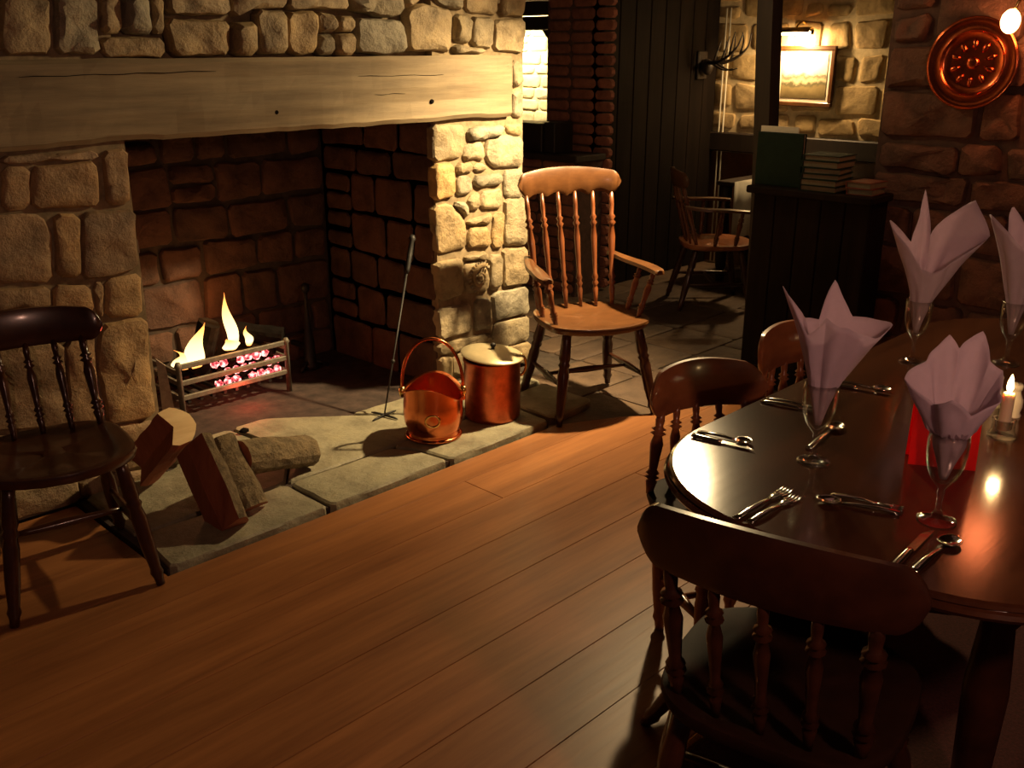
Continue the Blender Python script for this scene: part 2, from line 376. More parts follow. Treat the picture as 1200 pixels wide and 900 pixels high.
TOP_STONES = [
  [(3.369,1.739),(3.559,1.750),(3.559,1.591),(3.368,1.599)],
  [(3.227,1.747),(3.358,1.746),(3.356,1.610),(3.224,1.618)],
  [(3.122,1.759),(3.216,1.747),(3.203,1.632),(3.113,1.639)],
  [(3.113,1.628),(3.301,1.610),(3.300,1.588),(3.107,1.592)],
  [(2.844,1.762),(2.918,1.792),(3.101,1.773),(3.086,1.599),(2.847,1.603)],
  [(2.570,1.729),(2.819,1.721),(2.827,1.596),(2.705,1.585),(2.571,1.599)],
  [(2.481,1.733),(2.562,1.732),(2.558,1.676),(2.477,1.675)],
  [(2.383,1.750),(2.472,1.733),(2.464,1.675),(2.381,1.674)],
  [(2.375,1.654),(2.455,1.662),(2.453,1.586),(2.370,1.586)],
  [(2.463,1.662),(2.558,1.666),(2.552,1.586),(2.458,1.586)],
  [(2.243,1.737),(2.379,1.750),(2.367,1.596),(2.273,1.586),(2.233,1.621)],
  [(2.527,1.845),(2.821,1.857),(2.811,1.751),(2.740,1.736),(2.551,1.758)],
  [(2.839,1.841),(2.959,1.852),(2.908,1.802),(2.831,1.772)],
  [(2.973,1.846),(3.160,1.853),(3.164,1.771),(3.031,1.792)],
  [(3.186,1.854),(3.387,1.862),(3.380,1.758),(3.190,1.768)],
  [(3.403,1.877),(3.564,1.891),(3.564,1.758),(3.403,1.754)],
  [(2.112,1.746),(2.236,1.743),(2.226,1.593),(2.107,1.587)],
  [(1.494,1.643),(1.722,1.645),(1.714,1.582),(1.488,1.580)],
  [(1.513,1.776),(1.578,1.778),(1.568,1.660),(1.496,1.654)],
  [(1.593,1.779),(1.676,1.782),(1.679,1.656),(1.580,1.661)],
  [(1.689,1.782),(1.733,1.784),(1.727,1.662),(1.691,1.656)],
  [(1.753,1.793),(1.995,1.802),(1.987,1.725),(1.748,1.725)],
  [(1.739,1.708),(1.985,1.704),(1.972,1.587),(1.756,1.582)],
  [(2.002,1.696),(2.097,1.707),(2.092,1.587),(1.997,1.581)],
  [(2.009,1.803),(2.242,1.811),(2.237,1.756),(2.098,1.758),(2.001,1.720)],
  [(2.255,1.824),(2.514,1.844),(2.542,1.758),(2.384,1.763),(2.248,1.750)],
  [(1.196,1.765),(1.336,1.770),(1.322,1.594),(1.167,1.589)],
  [(1.360,1.771),(1.496,1.775),(1.481,1.588),(1.333,1.594)],
]
LEFT_STONES = [
  [(1.116,1.276),(1.427,1.271),(1.428,1.241),(1.112,1.249)],
  [(1.450,1.269),(1.540,1.269),(1.520,1.074),(1.439,1.080)],
  [(1.203,1.230),(1.422,1.236),(1.412,1.083),(1.187,1.096)],
  [(1.112,1.238),(1.198,1.236),(1.179,1.097),(1.093,1.101)],
  [(1.053,1.085),(1.215,1.075),(1.234,0.982),(1.213,0.845),(1.016,0.865)],
  [(1.254,1.071),(1.337,1.061),(1.311,0.841),(1.227,0.855)],
  [(1.349,1.066),(1.536,1.051),(1.518,0.840),(1.410,0.825),(1.316,0.834)],
  [(1.013,0.843),(1.199,0.829),(1.193,0.747),(1.002,0.777)],
  [(1.216,0.826),(1.336,0.806),(1.346,0.706),(1.203,0.739)],
  [(1.400,0.820),(1.528,0.819),(1.514,0.661),(1.380,0.680)],
  [(1.349,0.810),(1.389,0.810),(1.367,0.677),(1.351,0.699)],
  [(1.357,0.653),(1.526,0.652),(1.510,0.258),(1.333,0.272),(1.321,0.530)],
  [(0.982,0.659),(1.217,0.618),(1.186,0.307),(0.933,0.362)],
  [(1.226,0.616),(1.327,0.633),(1.301,0.274),(1.191,0.299)],
  [(0.998,0.754),(1.189,0.723),(1.328,0.684),(1.328,0.646),(0.986,0.679)],
  [(0.929,0.341),(1.124,0.298),(1.104,0.129),(0.899,0.157)],
  [(1.138,0.294),(1.306,0.263),(1.286,0.123),(1.113,0.126)],
  [(1.319,0.262),(1.511,0.243),(1.502,0.062),(1.296,0.080)],
  [(0.895,0.132),(1.186,0.095),(1.188,0.004),(0.875,0.013)],
  [(1.202,0.097),(1.499,0.040),(1.501,0.000),(1.195,0.008)],
]

k = 0
for lst, mt in ((PIER_STONES, 'stone'), (TOP_STONES, 'stone'), (LEFT_STONES, 'stone_left')):
    for p in lst:
        k += 1; rr = random.Random(k)
        big = mt == 'stone' and lst is TOP_STONES
        cx = sum(q[0] for q in p)/len(p)
        st = stone('stone', p, FRB, M[mt], wall_back, out=.016+rr.uniform(0, .014)+(.012 if big else 0), seed=k, seg=.035, rough=1.15 if big and cx < 2.9 else 1.0, grow=.005)
# the fossil ammonite carved in one stone of the pier
cA = (3.245, WY-.022, .53)
sp = [(cA[0]+.064*math.exp(-.16*t)*math.cos(t+1.2), cA[1], cA[2]+.064*math.exp(-.16*t)*math.sin(t+1.2)) for t in [i*.25 for i in range(60)]]
obj('fossil_coil', tube(sp, [max(.003, .015*math.exp(-.16*i*.25)) for i in range(60)], 6), M['stone'], wall_back, True)
for i in range(16):
    t = i*.25-.5; r = .080
    p0 = (cA[0]+.065*math.cos(t+1.2), cA[1], cA[2]+.065*math.sin(t+1.2)); p1 = (cA[0]+r*math.cos(t+1.2), cA[1]+.004, cA[2]+r*math.sin(t+1.2))
    obj('fossil_rib', turned(p0, p1, [(0,.007),(1,.005)], 6), M['stone'], wall_back)
# stones above the frame, and round the far corner of the pier
for i, p in enumerate(coursed(-1.25, 3.57, 1.80, 2.1, (.13,.17), (.15,.4), .02, .008, 5)):
    stone('stone', p, FRB, M['stone'], wall_back, .025, 300+i, .07)
for i, p in enumerate(coursed(-1.25, 1.16, 1.60, 1.80, (.18,.2), (.15,.35), .02, .008, 8)):
    stone('stone', p, FRB, M['stone'], wall_back, .025, 340+i, .07)
for i, p in enumerate(coursed(-1.25, 0.86, .02, 1.24, (.15,.3), (.2,.45), .02, .008, 6)):
    stone('stone', p, FRB, M['stone_left'], wall_back, .02, 360+i, .07)
for i, p in enumerate(coursed(3.47, 4.58, .02, 2.1, (.12,.24), (.16,.36), .018, .008, 7)):
    stone('stone', p, ((3.575,0,0),(0,1,0),(0,0,1)), M['stone'], wall_back, .02, 420+i, .07)
for i, (za, zb, xb) in enumerate([(0.37, 0.645, 0.933), (0.65, 0.845, 0.986), (0.85, 1.085, 1.016), (1.09, 1.245, 1.093)]):   # stones closing the courses left of the frame
    stone('stone', [(.885,za+.008),(xb-.014,za+.012),(xb-.014,zb-.008),(.88,zb-.010)], FRB, M['stone_left'], wall_back, .02, 660+i, .05)
# firebox
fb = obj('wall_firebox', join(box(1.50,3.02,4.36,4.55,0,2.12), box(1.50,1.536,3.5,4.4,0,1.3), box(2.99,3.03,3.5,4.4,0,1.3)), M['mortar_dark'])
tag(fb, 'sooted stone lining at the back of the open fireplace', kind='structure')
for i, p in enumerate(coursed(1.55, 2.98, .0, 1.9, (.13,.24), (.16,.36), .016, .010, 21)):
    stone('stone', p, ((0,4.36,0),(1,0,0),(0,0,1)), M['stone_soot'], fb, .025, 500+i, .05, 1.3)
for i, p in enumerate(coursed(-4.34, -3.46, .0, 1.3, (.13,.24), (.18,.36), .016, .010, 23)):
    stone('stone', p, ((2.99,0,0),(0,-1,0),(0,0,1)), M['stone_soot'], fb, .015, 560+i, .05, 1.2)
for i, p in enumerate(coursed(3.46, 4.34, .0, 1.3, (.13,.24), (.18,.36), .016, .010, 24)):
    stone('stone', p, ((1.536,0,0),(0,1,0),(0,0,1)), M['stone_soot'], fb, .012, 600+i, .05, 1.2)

# oak mantel beam: long, slightly sagging, with worn edges and two old peg holes
def beam_mesh():
    nx, prof = 90, []
    x0, x1, y0, y1, z0, z1 = -1.28, 3.465, WY-.012, 3.78, 1.298, 1.582
    ring = [(y0+.012,z0),(y0,z0+.018),(y0,z0+.09),(y0,z0+.15),(y0,z0+.21),(y0,z1-.015),(y0+.012,z1),(y1,z1),(y1,z0)]
    V, F = [], []; m = len(ring)
    for i in range(nx+1):
        x = x0+(x1-x0)*i/nx
        for j, (y, z) in enumerate(ring):
            dy = .010*noise.noise(Vector((x*2.2, z*9, 1)))+.004*noise.noise(Vector((x*9, z*30, 2))) if j < 7 else 0
            low = j in (0, 1, 8)
            dz = (.010*noise.noise(Vector((x*3, 5, 0)))+.006*noise.noise(Vector((x*11, 9, 0))))*(1 if low else .4)
            sag = -.014*max(0, (1.7-x)) if low else -.03*max(0, (1.0-x))
            if j in (5, 6, 7): sag = -.004*max(0, 3.4-x)
            V.append((x, y-dy-.012, z+dz+sag))
    for i in range(nx):
        for j in range(m):
            j2 = (j+1) % m; F.append((i*m+j, i*m+j2, (i+1)*m+j2, (i+1)*m+j))
    F.append(tuple(range(m))); F.append(tuple(reversed(range(nx*m, nx*m+m))))
    return V, F
beam = empty('mantel_beam', (1.1, 3.6, 1.3), 0, 'long weathered oak beam spanning the fireplace opening', 'beam')
bo = obj('timber', beam_mesh(), M['oak_beam'], None); fixn(bo); bo.parent = beam; bo.location = (-1.1, -3.6, -1.3)
for hx, hz in ((2.955,1.385), (2.145,1.372)):
    h_ = obj('peg_hole', turned((hx,WY-.026,hz), (hx+.002,WY+.01,hz), [(0,.008),(.2,.011),(1,.009)], 9), M['char'], beam); h_.location = (-1.1,-3.6,-1.3)
for (xa, za, xb, zb) in ((2.55,1.50,3.40,1.497), (2.35,1.42,2.8,1.425), (1.2,1.52,1.9,1.53)):   # drying cracks
    pts = [(xa+(xb-xa)*t/14, WY-.0235-.004*math.sin(t*2.1)*.2, za+(zb-za)*t/14+.0018*math.sin(t*1.7)) for t in range(15)]
    c_ = obj('drying_crack', tube(pts, [.0006]+[.0013]*13+[.0006], 5), M['char'], beam); c_.location = (-1.1,-3.6,-1.3)

# ------------------------------------------------------------------ floor
floor = tag(obj('floor', box(-2.5,7.2,-2.5,7.2,-.06,-.024), M['mortar_dark']), 'dark sub-floor beneath the boards, flags and hearth', kind='structure')
def xend(y): return min(6.4, 3.0+(2.72-y)*1.95)
rnd = random.Random(4); y = 1.062; W_ = .2135; k = 0
while y < 3.42:
    y1 = min(y+W_, 2.705 if y < 2.70 else 3.43); x = -2.4-rnd.uniform(0, 1.0); xe = xend((y+y1)/2) if y < 2.70 else 1.165
    while x < xe:
        L = rnd.uniform(2.2, 3.6); b = min(x+L, xe)
        if xe-b < .5: b = xe
        xa, xb = x+.0012, b-.0012; e = xb < xe-.01
        xA, xB = (xb, xb) if e or y > 2.70 else (xend(y), xend(y1))
        t = .0006*rnd.random(); g = .0007
        v = [(xa,y+g,-.024),(xA,y+g,-.024),(xB,y1-g,-.024),(xa,y1-g,-.024),(xa,y+g,-.0012-t),(xA,y+g,-.0012-t),(xB,y1-g,-.0012-t),(xa,y1-g,-.0012-t),
             (xa+.0012,y+g+.0012,-t),(xA-.0012,y+g+.0012,-t),(xB-.0012,y1-g-.0012,-t),(xa+.0012,y1-g-.0012,-t)]
        f = [(3,2,1,0),(0,1,5,4),(1,2,6,5),(2,3,7,6),(3,0,4,7),(4,5,9,8),(5,6,10,9),(6,7,11,10),(7,4,8,11),(8,9,10,11)]
        o = obj('floor_board', (v, f), M['board'], floor); x = b
    y = y1
# hearth of slate slabs, raised a little above the boards
FRH = ((0,0,0), (1,0,0), (0,1,0))
HS = [[(1.18,2.71),(1.795,2.712),(1.79,2.985),(1.20,2.99)],
      [(1.81,2.712),(2.385,2.715),(2.365,2.87),(2.30,2.98),(1.805,2.985)],
      [(2.40,2.715),(3.0,2.72),(3.02,3.02),(2.31,2.99),(2.38,2.87)],
      [(1.20,3.005),(1.795,3.0),(1.98,3.25),(1.93,3.66),(1.70,3.64),(1.56,3.43),(1.20,3.43)],
      [(1.80,2.998),(2.30,2.995),(2.60,3.02),(2.59,3.25),(2.40,3.43),(2.10,3.67),(1.945,3.66),(1.995,3.25)],
      [(2.61,3.02),(3.02,3.035),(3.0,3.43),(2.42,3.43),(2.60,3.26)],
      [(3.035,2.73),(3.35,2.76),(3.37,3.10),(3.03,3.08)], [(3.03,3.10),(3.37,3.115),(3.45,3.43),(3.02,3.43)]]
for i, p in enumerate(HS): stone('hearth_slab', p, ((0,0,.012), (1,0,0), (0,1,0)), M['slate'], floor, .016, 700+i, .05, .6, True, .036)
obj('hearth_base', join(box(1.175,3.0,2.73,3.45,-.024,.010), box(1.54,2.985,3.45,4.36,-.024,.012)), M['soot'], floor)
# flags of the passage
for i, p in enumerate(coursed(2.9, 6.58, 1.2, 6.4, (.36,.5), (.4,.7), .005, .006, 31, lambda u, v: (v < 2.72 and u < xend(v)-.35) or (v > 2.7 and u < 3.2) or (u < 3.9 and v > 3.3))):
    stone('flagstone', p, ((0,0,-.02), (1,0,0), (0,1,0)), M['flag'], floor, .009, 800+i, .2, .35, True, .01)
carpet = tag(obj('carpet', box(-2.4,4.35,-2.4,1.032,-.024,-.0005), M['carpet']), 'dark red carpet under the dining table, edged by a brass strip', 'carpet')
strip = tag(obj('threshold_strip', join(([(-2.4,1.033,-.02),(4.3,1.033,-.02),(4.3,1.033,-.001),(-2.4,1.033,-.001),(-2.4,1.040,.004),(4.3,1.040,.004),(-2.4,1.054,.004),(4.3,1.054,.004),(-2.4,1.061,-.001),(4.3,1.061,-.001),(-2.4,1.061,-.02),(4.3,1.061,-.02)],
    [(0,1,2,3),(3,2,5,4),(4,5,7,6),(6,7,9,8),(8,9,11,10),(1,0,10,11),(0,3,4,6,8,10),(1,11,9,7,5,2)])), M['brass']), 'brass edging strip on the floor between boards and carpet', 'edging strip')

# ------------------------------------------------------------------ ceiling
ceil = tag(obj('ceiling', box(-2.5,7.2,-2.5,7.2,2.14,2.2), M['ceiling']), 'low dark boarded ceiling', kind='structure')
for bx in (.2, 1.5, 2.8, 4.4, 5.6): obj('ceiling_beam', box(bx-.08,bx+.08,-2.4,3.40 if bx < 3.6 else 6.4,2.0,2.14,.012), M['oak_dark'], ceil)

# ------------------------------------------------------------------ right wall, post and counter line at X = 4.4
WX = 4.4
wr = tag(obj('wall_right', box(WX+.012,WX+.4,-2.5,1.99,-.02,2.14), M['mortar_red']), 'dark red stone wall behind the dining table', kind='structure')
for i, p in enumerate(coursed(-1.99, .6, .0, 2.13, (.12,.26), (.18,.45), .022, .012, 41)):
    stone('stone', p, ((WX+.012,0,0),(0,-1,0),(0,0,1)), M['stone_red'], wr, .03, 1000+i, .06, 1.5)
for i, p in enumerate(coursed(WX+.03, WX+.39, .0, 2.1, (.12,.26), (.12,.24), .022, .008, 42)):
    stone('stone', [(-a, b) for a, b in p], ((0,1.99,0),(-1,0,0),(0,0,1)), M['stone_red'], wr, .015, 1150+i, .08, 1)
def post_mesh(x0, x1, ya, yb, h, seed, lean):
    V, F = [], []; n = 16
    for i in range(n+1):
        z = h*i/n; t = i/n
        for (x, yy) in ((x0,ya),(x0,yb),(x1,yb),(x1,ya)):
            d = .014*noise.noise(Vector((x*7, yy*9, z*1.6+seed)))
            V.append((x+d, yy+d*.8+lean*t+.012*math.sin(z*2.3+seed), z))
    for i in range(n):
        for j in range(4):
            j2 = (j+1) % 4; F.append((i*4+j, i*4+j2, (i+1)*4+j2, (i+1)*4+j))
    F += [(0,1,2,3), (n*4+3,n*4+2,n*4+1,n*4)]
    return V, F
post = obj('oak_post', post_mesh(WX+.025,WX+.12,2.53,2.615,2.14,3,.07), M['oak_dark']); fixn(post)
tag(post, 'crooked blackened oak post standing at the end of the book counter', 'post')
cn = empty('counter', (4.28, 2.2, 0), 0, 'dark wooden half-height counter between oak post and red stone wall', 'counter')
def cpart(n, vf, m): o = obj(n, vf, m, cn); o.location = (-4.28,-2.2,0); return o
cpart('counter_top', box(4.13,4.36,1.86,2.49,.955,.99,.006), M['oak_black'])
for i in range(5): cpart('panel_board', box(4.17,4.195,1.88+i*.118,1.994+i*.118,-.005,.954,.004), M['oak_black'])
for yy in (1.88, 2.45): cpart('side_panel', box(4.195,4.35,yy,yy+.022,-.005,.954), M['oak_black'])
cpart('plinth', box(4.158,4.17,1.88,2.472,-.005,.10), M['oak_black'])

# ------------------------------------------------------------------ back room: picture wall, dark partition, lit alcove
FX = 6.6
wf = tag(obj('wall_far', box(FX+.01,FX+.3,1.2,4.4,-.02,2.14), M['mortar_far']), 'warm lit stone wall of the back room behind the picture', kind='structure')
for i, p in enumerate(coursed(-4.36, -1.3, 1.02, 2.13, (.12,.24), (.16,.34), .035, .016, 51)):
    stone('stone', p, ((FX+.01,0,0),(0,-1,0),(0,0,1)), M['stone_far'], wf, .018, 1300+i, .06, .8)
obj('lower_panel', box(FX-.005,FX+.02,1.2,4.36,.0,.86), M['chair_oak'], wf)
obj('dado_rail', box(FX-.05,FX+.02,1.2,4.36,.87,1.01,.008), M['oak_dark'], wf)
PY = 4.30
wp = tag(obj('wall_partition', box(5.22,FX,PY+.02,PY+.10,-.02,2.14), M['oak_black']), 'dark plank partition between the alcove and the back room', kind='structure')
for i in range(8): obj('plank', box(5.225+i*.170,5.225+i*.170+.164,PY,PY+.022,-.01,2.13,.004), M['oak_black'], wp)
pl = tag(obj('wall_pillar', box(5.22,5.55,4.33,4.80,-.02,2.14), M['mortar_red']), 'red brick pillar beside the dark partition', kind='structure')
BR = coursed(-4.795, -4.21, .0, 2.12, (.072,.078), (.20,.23), .012, .002, 61)
for i, p in enumerate(BR): stone('brick', p, ((5.22,0,0),(0,-1,0),(0,0,1)), M['brick'], pl, .010, 1500+i, .12, .6)
wa = tag(obj('wall_alcove', box(6.21,6.4,4.45,7.0,-.02,2.14), M['whitewash']), 'bright cream stone wall of the alcove beyond the chimney', kind='structure')
for i, p in enumerate(coursed(-6.9, -5.0, .0, 2.13, (.07,.12), (.16,.4), .012, .006, 71)):
    stone('stone', p, ((6.21,0,0),(0,-1,0),(0,0,1)), M['whitewash'], wa, .010, 1700+i, .12, .7)
# header timbers over the alcove opening
hd = empty('header_beam', (5.35, 5.2, 1.74), 0, 'stack of dark timbers across the alcove opening above the lit wall', 'beam')
for i in range(4):
    o = obj('timber', box(5.26-.012*i,5.46,4.80,6.2,1.742+i*.1,1.742+i*.1+.088,.006), M['oak_dark'], hd); o.location = (-5.35,-5.2,-1.74)
obj('timber_bracket', ([(x-5.35, y-5.2, z-1.74) for x, y, z in [(5.3,4.80,1.74),(5.44,4.80,1.74),(5.44,4.80,1.60),(5.3,4.80,1.60),(5.3,4.93,1.74),(5.44,4.93,1.74)]], [(0,1,2,3),(4,5,1,0),(5,4,3,2),(0,3,4),(1,5,2)]), M['oak_dark'], hd)
# brick half wall with a dark top, and the dark cabinet on it
hw = tag(obj('wall_half', box(4.93,5.19,4.25,5.25,-.02,.90), M['mortar_red']), 'low brick half wall in front of the brick pillar', kind='structure')
for i, p in enumerate(coursed(-5.24, -4.26, .0, .90, (.074,.078), (.20,.23), .012, .002, 62)): stone('brick', p, ((4.93,0,0),(0,-1,0),(0,0,1)), M['brick'], hw, .010, 1900+i, .12, .6)
obj('coping_board', box(4.88,5.19,4.22,5.27,.902,.945,.006), M['oak_dark'], hw)

# ------------------------------------------------------------------ lamps
def lamp_root(name, loc, label): return empty(name, loc, 0, label, 'lamp')
lp = lamp_root('spot_lamp', (3.82,2.50,2.14), 'small black ceiling spot lamp aimed at the fireplace')
obj('mount', turned((0,0,-.03),(0,0,0),[(0,.05),(1,.05)],16), M['iron'], lp)
obj('stem', turned((0,0,-.10),(0,0,-.03),[(0,.008),(1,.008)],8), M['iron'], lp)
AIM = Vector((-.86,.30,-.42)).normalized(); hc = Vector((0,0,-.13))
hv = []
for t, r in ((-.10,.03),(-.06,.05),(.0,.06),(.0,.056),(-.055,.046),(-.09,.028)): hv.append((t, r))
u_, v_ = basis(AIM); V, F = [], []
for t, r in hv:
    for k in range(20): a = k*math.pi/10; V.append(hc+AIM*t+(u_*math.cos(a)+v_*math.sin(a))*r)
for i in range(5):
    for k in range(20): F.append((i*20+k, i*20+(k+1) % 20, (i+1)*20+(k+1) % 20, (i+1)*20+k))
F.append(tuple(range(100,120)))
obj('lamp_shade', (V, F), M['iron'], lp, True, 40)
light('SPOT', 'spot_light', Vector((3.82,2.50,2.01))+AIM*.014, 510, WARM, .045, (-.30,.50,-.81), 86, 1.0)
light('SPOT', 'spot_spill', Vector((3.82,2.50,2.01))+AIM*.020, 112, WARM, .045, (-.86,-.08,-.50), 146, .5)

light('POINT', 'spot_glow', Vector((3.82,2.50,1.985))+AIM*.09, 7, WARM, .045)

# ------------------------------------------------------------------ copper scuttle and pot on the hearth
HZ = .030
sc = empty('coal_scuttle', (2.515,2.955,HZ), R(10), 'round copper coal scuttle with tall arched handle on the hearth', 'bucket')
def scuttle_body():
    prof = [(.100,0),(.104,.012),(.098,.022),(.100,.03),(.112,.06),(.117,.10),(.116,.14),(.113,.165)]
    V, F = [], []; seg = 40
    def rim(a): return .198+.030*math.cos(2*(a-.5))+.012*math.cos(a-2.2)
    rows = [(r, z, 0) for r, z in prof]+[(.116,1.0,1),(.128,1.01,1),(.126,1.012,1),(.112,.99,1),(.109,.5,2),(.108,.06,3),(.09,.02,3)]
    for r, z, m in rows:
        for k in range(seg):
            a = 2*math.pi*k/seg; zz = z if m in (0,3) else (rim(a)*z if m == 1 else rim(a)*z+.02)
            V.append((r*math.cos(a), r*math.sin(a), zz))
    for i in range(len(rows)-1):
        for k in range(seg): F.append((i*seg+k, i*seg+(k+1) % seg, (i+1)*seg+(k+1) % seg, (i+1)*seg+k))
    F.append(tuple(reversed(range(seg)))); n = (len(rows)-1)*seg; F.append(tuple(range(n, n+seg)))
    return V, F
sc.scale = (1.1,1.1,1.08)
obj('body', scuttle_body(), M['copper'], sc, True, 50)
hp = [(.118*math.cos(t)*(1.0 if math.sin(t) < .5 else 1.0), .0, .185+.215*math.sin(t)**.8) for t in [math.pi*i/24 for i in range(25)]]
ha = obj('handle', tube(hp, .0065, 8), M['copper'], sc, True); ha.rotation_euler = (0,0,R(-52))
for sgn in (-1, 1):
    e = obj('handle_ear', turned((sgn*.117,0,.165),(sgn*.119,0,.205),[(0,.010),(.5,.014),(1,.010)],10), M['brass'], sc, True); e.rotation_euler = (0,0,R(-52))
obj('foot_ring', tube([(.105*math.cos(t), .105*math.sin(t), .007) for t in [2*math.pi*i/32 for i in range(32)]], .007, 8, True), M['copper'], sc, True)
bos = Vector((-.112*math.cos(R(38)), -.112*math.sin(R(38)), .10))
th_ = obj('tilt_handle', tube([bos+Vector((.026*math.cos(t)*.62, -.026*math.cos(t)*.79, .024*math.sin(t)))+bos.normalized()*.008*0 for t in [2*math.pi*i/16 for i in range(16)]], .006, 6, True), M['brass'], sc, True)

pt_ = empty('lidded_pot', (2.855,2.94,HZ), R(0), 'copper cylinder pot with a pale domed lid beside the coal scuttle', 'pot')
obj('body', lathe([(0,0),(.118,0),(.124,.006),(.126,.02),(.126,.262),(.131,.268),(.131,.276),(.122,.276),(.120,.05),(0,.03)], 40), M['copper_dull'], pt_, True, 40)
lid = obj('lid', lathe([(0,0),(.140,0),(.142,.005),(.138,.010),(.10,.019),(.05,.028),(0,.030)], 40), M['lid'], pt_, True, 40); lid.location = (0,0,.288); lid.rotation_euler = (R(5), R(3), 0)
kn = obj('knob', lathe([(.010,.028),(.007,.036),(.012,.043),(.013,.050),(.008,.056),(0,.057)], 16), M['iron'], lid, True)
obj('ear_handle', tube([(.126+.028*math.sin(math.pi*i/10), 0, .235-.05*math.cos(math.pi*i/10)+.0) for i in range(11)], .006, 8), M['brass'], pt_, True).rotation_euler = (0,0,R(-35))

# ------------------------------------------------------------------ fire irons
pk = empty('fire_poker', (2.50,3.28,HZ), 0, 'long iron poker leaning in the right side of the fireplace', 'poker')
d0, d1 = Vector((0,0,.006)), Vector((2.90-2.50,3.52-3.28,.775-HZ))
obj('shaft', tube([d0, d0.lerp(d1,.3), d0.lerp(d1,.78)], [.0035,.0045,.0055], 8), M['iron'], pk, True)
obj('grip', turned(d0.lerp(d1,.78), d1, [(0,.008),(.1,.012),(.5,.014),(.85,.012),(.9,.018),(1,.010)], 10), M['iron'], pk, True)
obj('collar', turned(d0.lerp(d1,.28), d0.lerp(d1,.30), [(0,.008),(.5,.011),(1,.008)], 8), M['iron'], pk, True)
for a in (10, 100, 190, 280): obj('prong', tube([(0,0,.008),(.06*math.cos(R(a)),.06*math.sin(R(a)),.006),(.078*math.cos(R(a)),.078*math.sin(R(a)),.004)], [.006,.005,.003], 6), M['iron'], pk, True)
fd = empty('firedog', (2.70,4.16,.012), 0, 'black iron firedog with ball top standing behind the fire grate', 'firedog')
obj('stem', turned((0,0,0),(0,0,.42),[(0,.05),(.06,.045),(.1,.032),(.35,.030),(.6,.016),(.8,.010),(1,.010)],10), M['iron'], fd, True)
obj('ball_finial', xf(lump(.024,.024,.028,3,.05,2), Matrix.Translation((0,0,.435))), M['iron'], fd, True)
obj('billet_bar', box(-.012,.012,-.02,.16,.10,.125,.003), M['iron'], fd)
for s_ in (-1, 1): obj('foot', tube([(0,0,.04),(s_*.05,-.02,.03),(s_*.085,-.04,.008)], [.014,.012,.010], 6), M['iron'], fd, True)

# ------------------------------------------------------------------ grate and fire
GX0, GX1, GY0, GY1 = 1.86, 2.42, 3.93, 4.26
gr = empty('fire_grate', (2.14,4.09,.012), 0, 'iron fire basket with horizontal front bars holding the fire', 'grate')
def gp(n, vf, m, s_=False): o = obj(n, vf, m, gr, s_); o.location = (-2.14,-4.09,-.012); return o
for z in (.115,.185,.262): gp('front_bar', box(GX0,GX1,GY0-.008,GY0+.008,z-.012,z+.012,.003), M['grate'])
for x in (GX0, GX1): gp('corner_post', turned((x,GY0,.012),(x,GY0,.285),[(0,.014),(.9,.012),(.93,.018),(1,.010)],10), M['grate'], True)
for x in (GX0, GX1): gp('rear_post', turned((x,GY1,.012),(x,GY1,.24),[(0,.012),(1,.010)],8), M['iron'], True)
for x in (GX0, GX1):
    for z in (.115,.185,.235): gp('side_bar', box(x-.006,x+.006,GY0,GY1,z-.010,z+.010), M['grate'])
for i in range(9): gp('floor_bar', box(GX0+.03+i*.06,GX0+.045+i*.06,GY0,GY1,.085,.10), M['iron'])
sp_ = tag(obj('side_plate', ([(1.558,3.47,.012),(1.615,3.44,.012),(1.590,3.465,.44),(1.562,3.48,.47),(1.565,3.486,.012),(1.622,3.456,.012),(1.596,3.48,.44),(1.568,3.494,.47)],
    [(0,1,2,3),(7,6,5,4),(0,4,5,1),(1,5,6,2),(2,6,7,3),(3,7,4,0)]), M['iron_grey']), 'tall narrow grey iron plate propped against the left fireplace jamb', 'iron plate')
def log_mesh(p0, p1, r, seed, seg=14, a0=0, a1=2*math.pi, n=8, squash=1.0):
    """a log or a split piece of one: a0..a1 is the bark, straight split faces close it"""
    p0, p1 = Vector(p0), Vector(p1); d = p1-p0; u, v = basis(d); V, F = [], []
    full = a1-a0 > 6.2; m = seg if full else seg+2
    for i in range(n+1):
        c = p0+d*(i/n)
        for k in range(seg):
            a = a0+(a1-a0)*k/(seg if full else seg-1)
            rr = r*(1+.12*noise.noise(Vector((math.cos(a)*2, math.sin(a)*2, i*.5+seed)))+.05*noise.noise(Vector((math.cos(a)*6, math.sin(a)*6, i*1.1+seed))))
            V.append(c+u*math.cos(a)*rr+v*math.sin(a)*rr*squash)
        if not full:
            V.append(c+Vector((noise.noise(Vector((i*.4, seed, 0))), noise.noise(Vector((i*.4, seed, 4))), 0))*.006); V.append(V[-1]*1.0+(V[-1]-c)*0+u*.0005)
    bark, split = [], []
    for i in range(n):
        for k in range(m):
            k2 = (k+1) % m; q = (i*m+k, i*m+k2, (i+1)*m+k2, (i+1)*m+k)
            (bark if (full or k < seg-1) else split).append(q)
    return V, bark, split, [tuple(reversed(range(m)))], [tuple(range(n*m, n*m+m))]
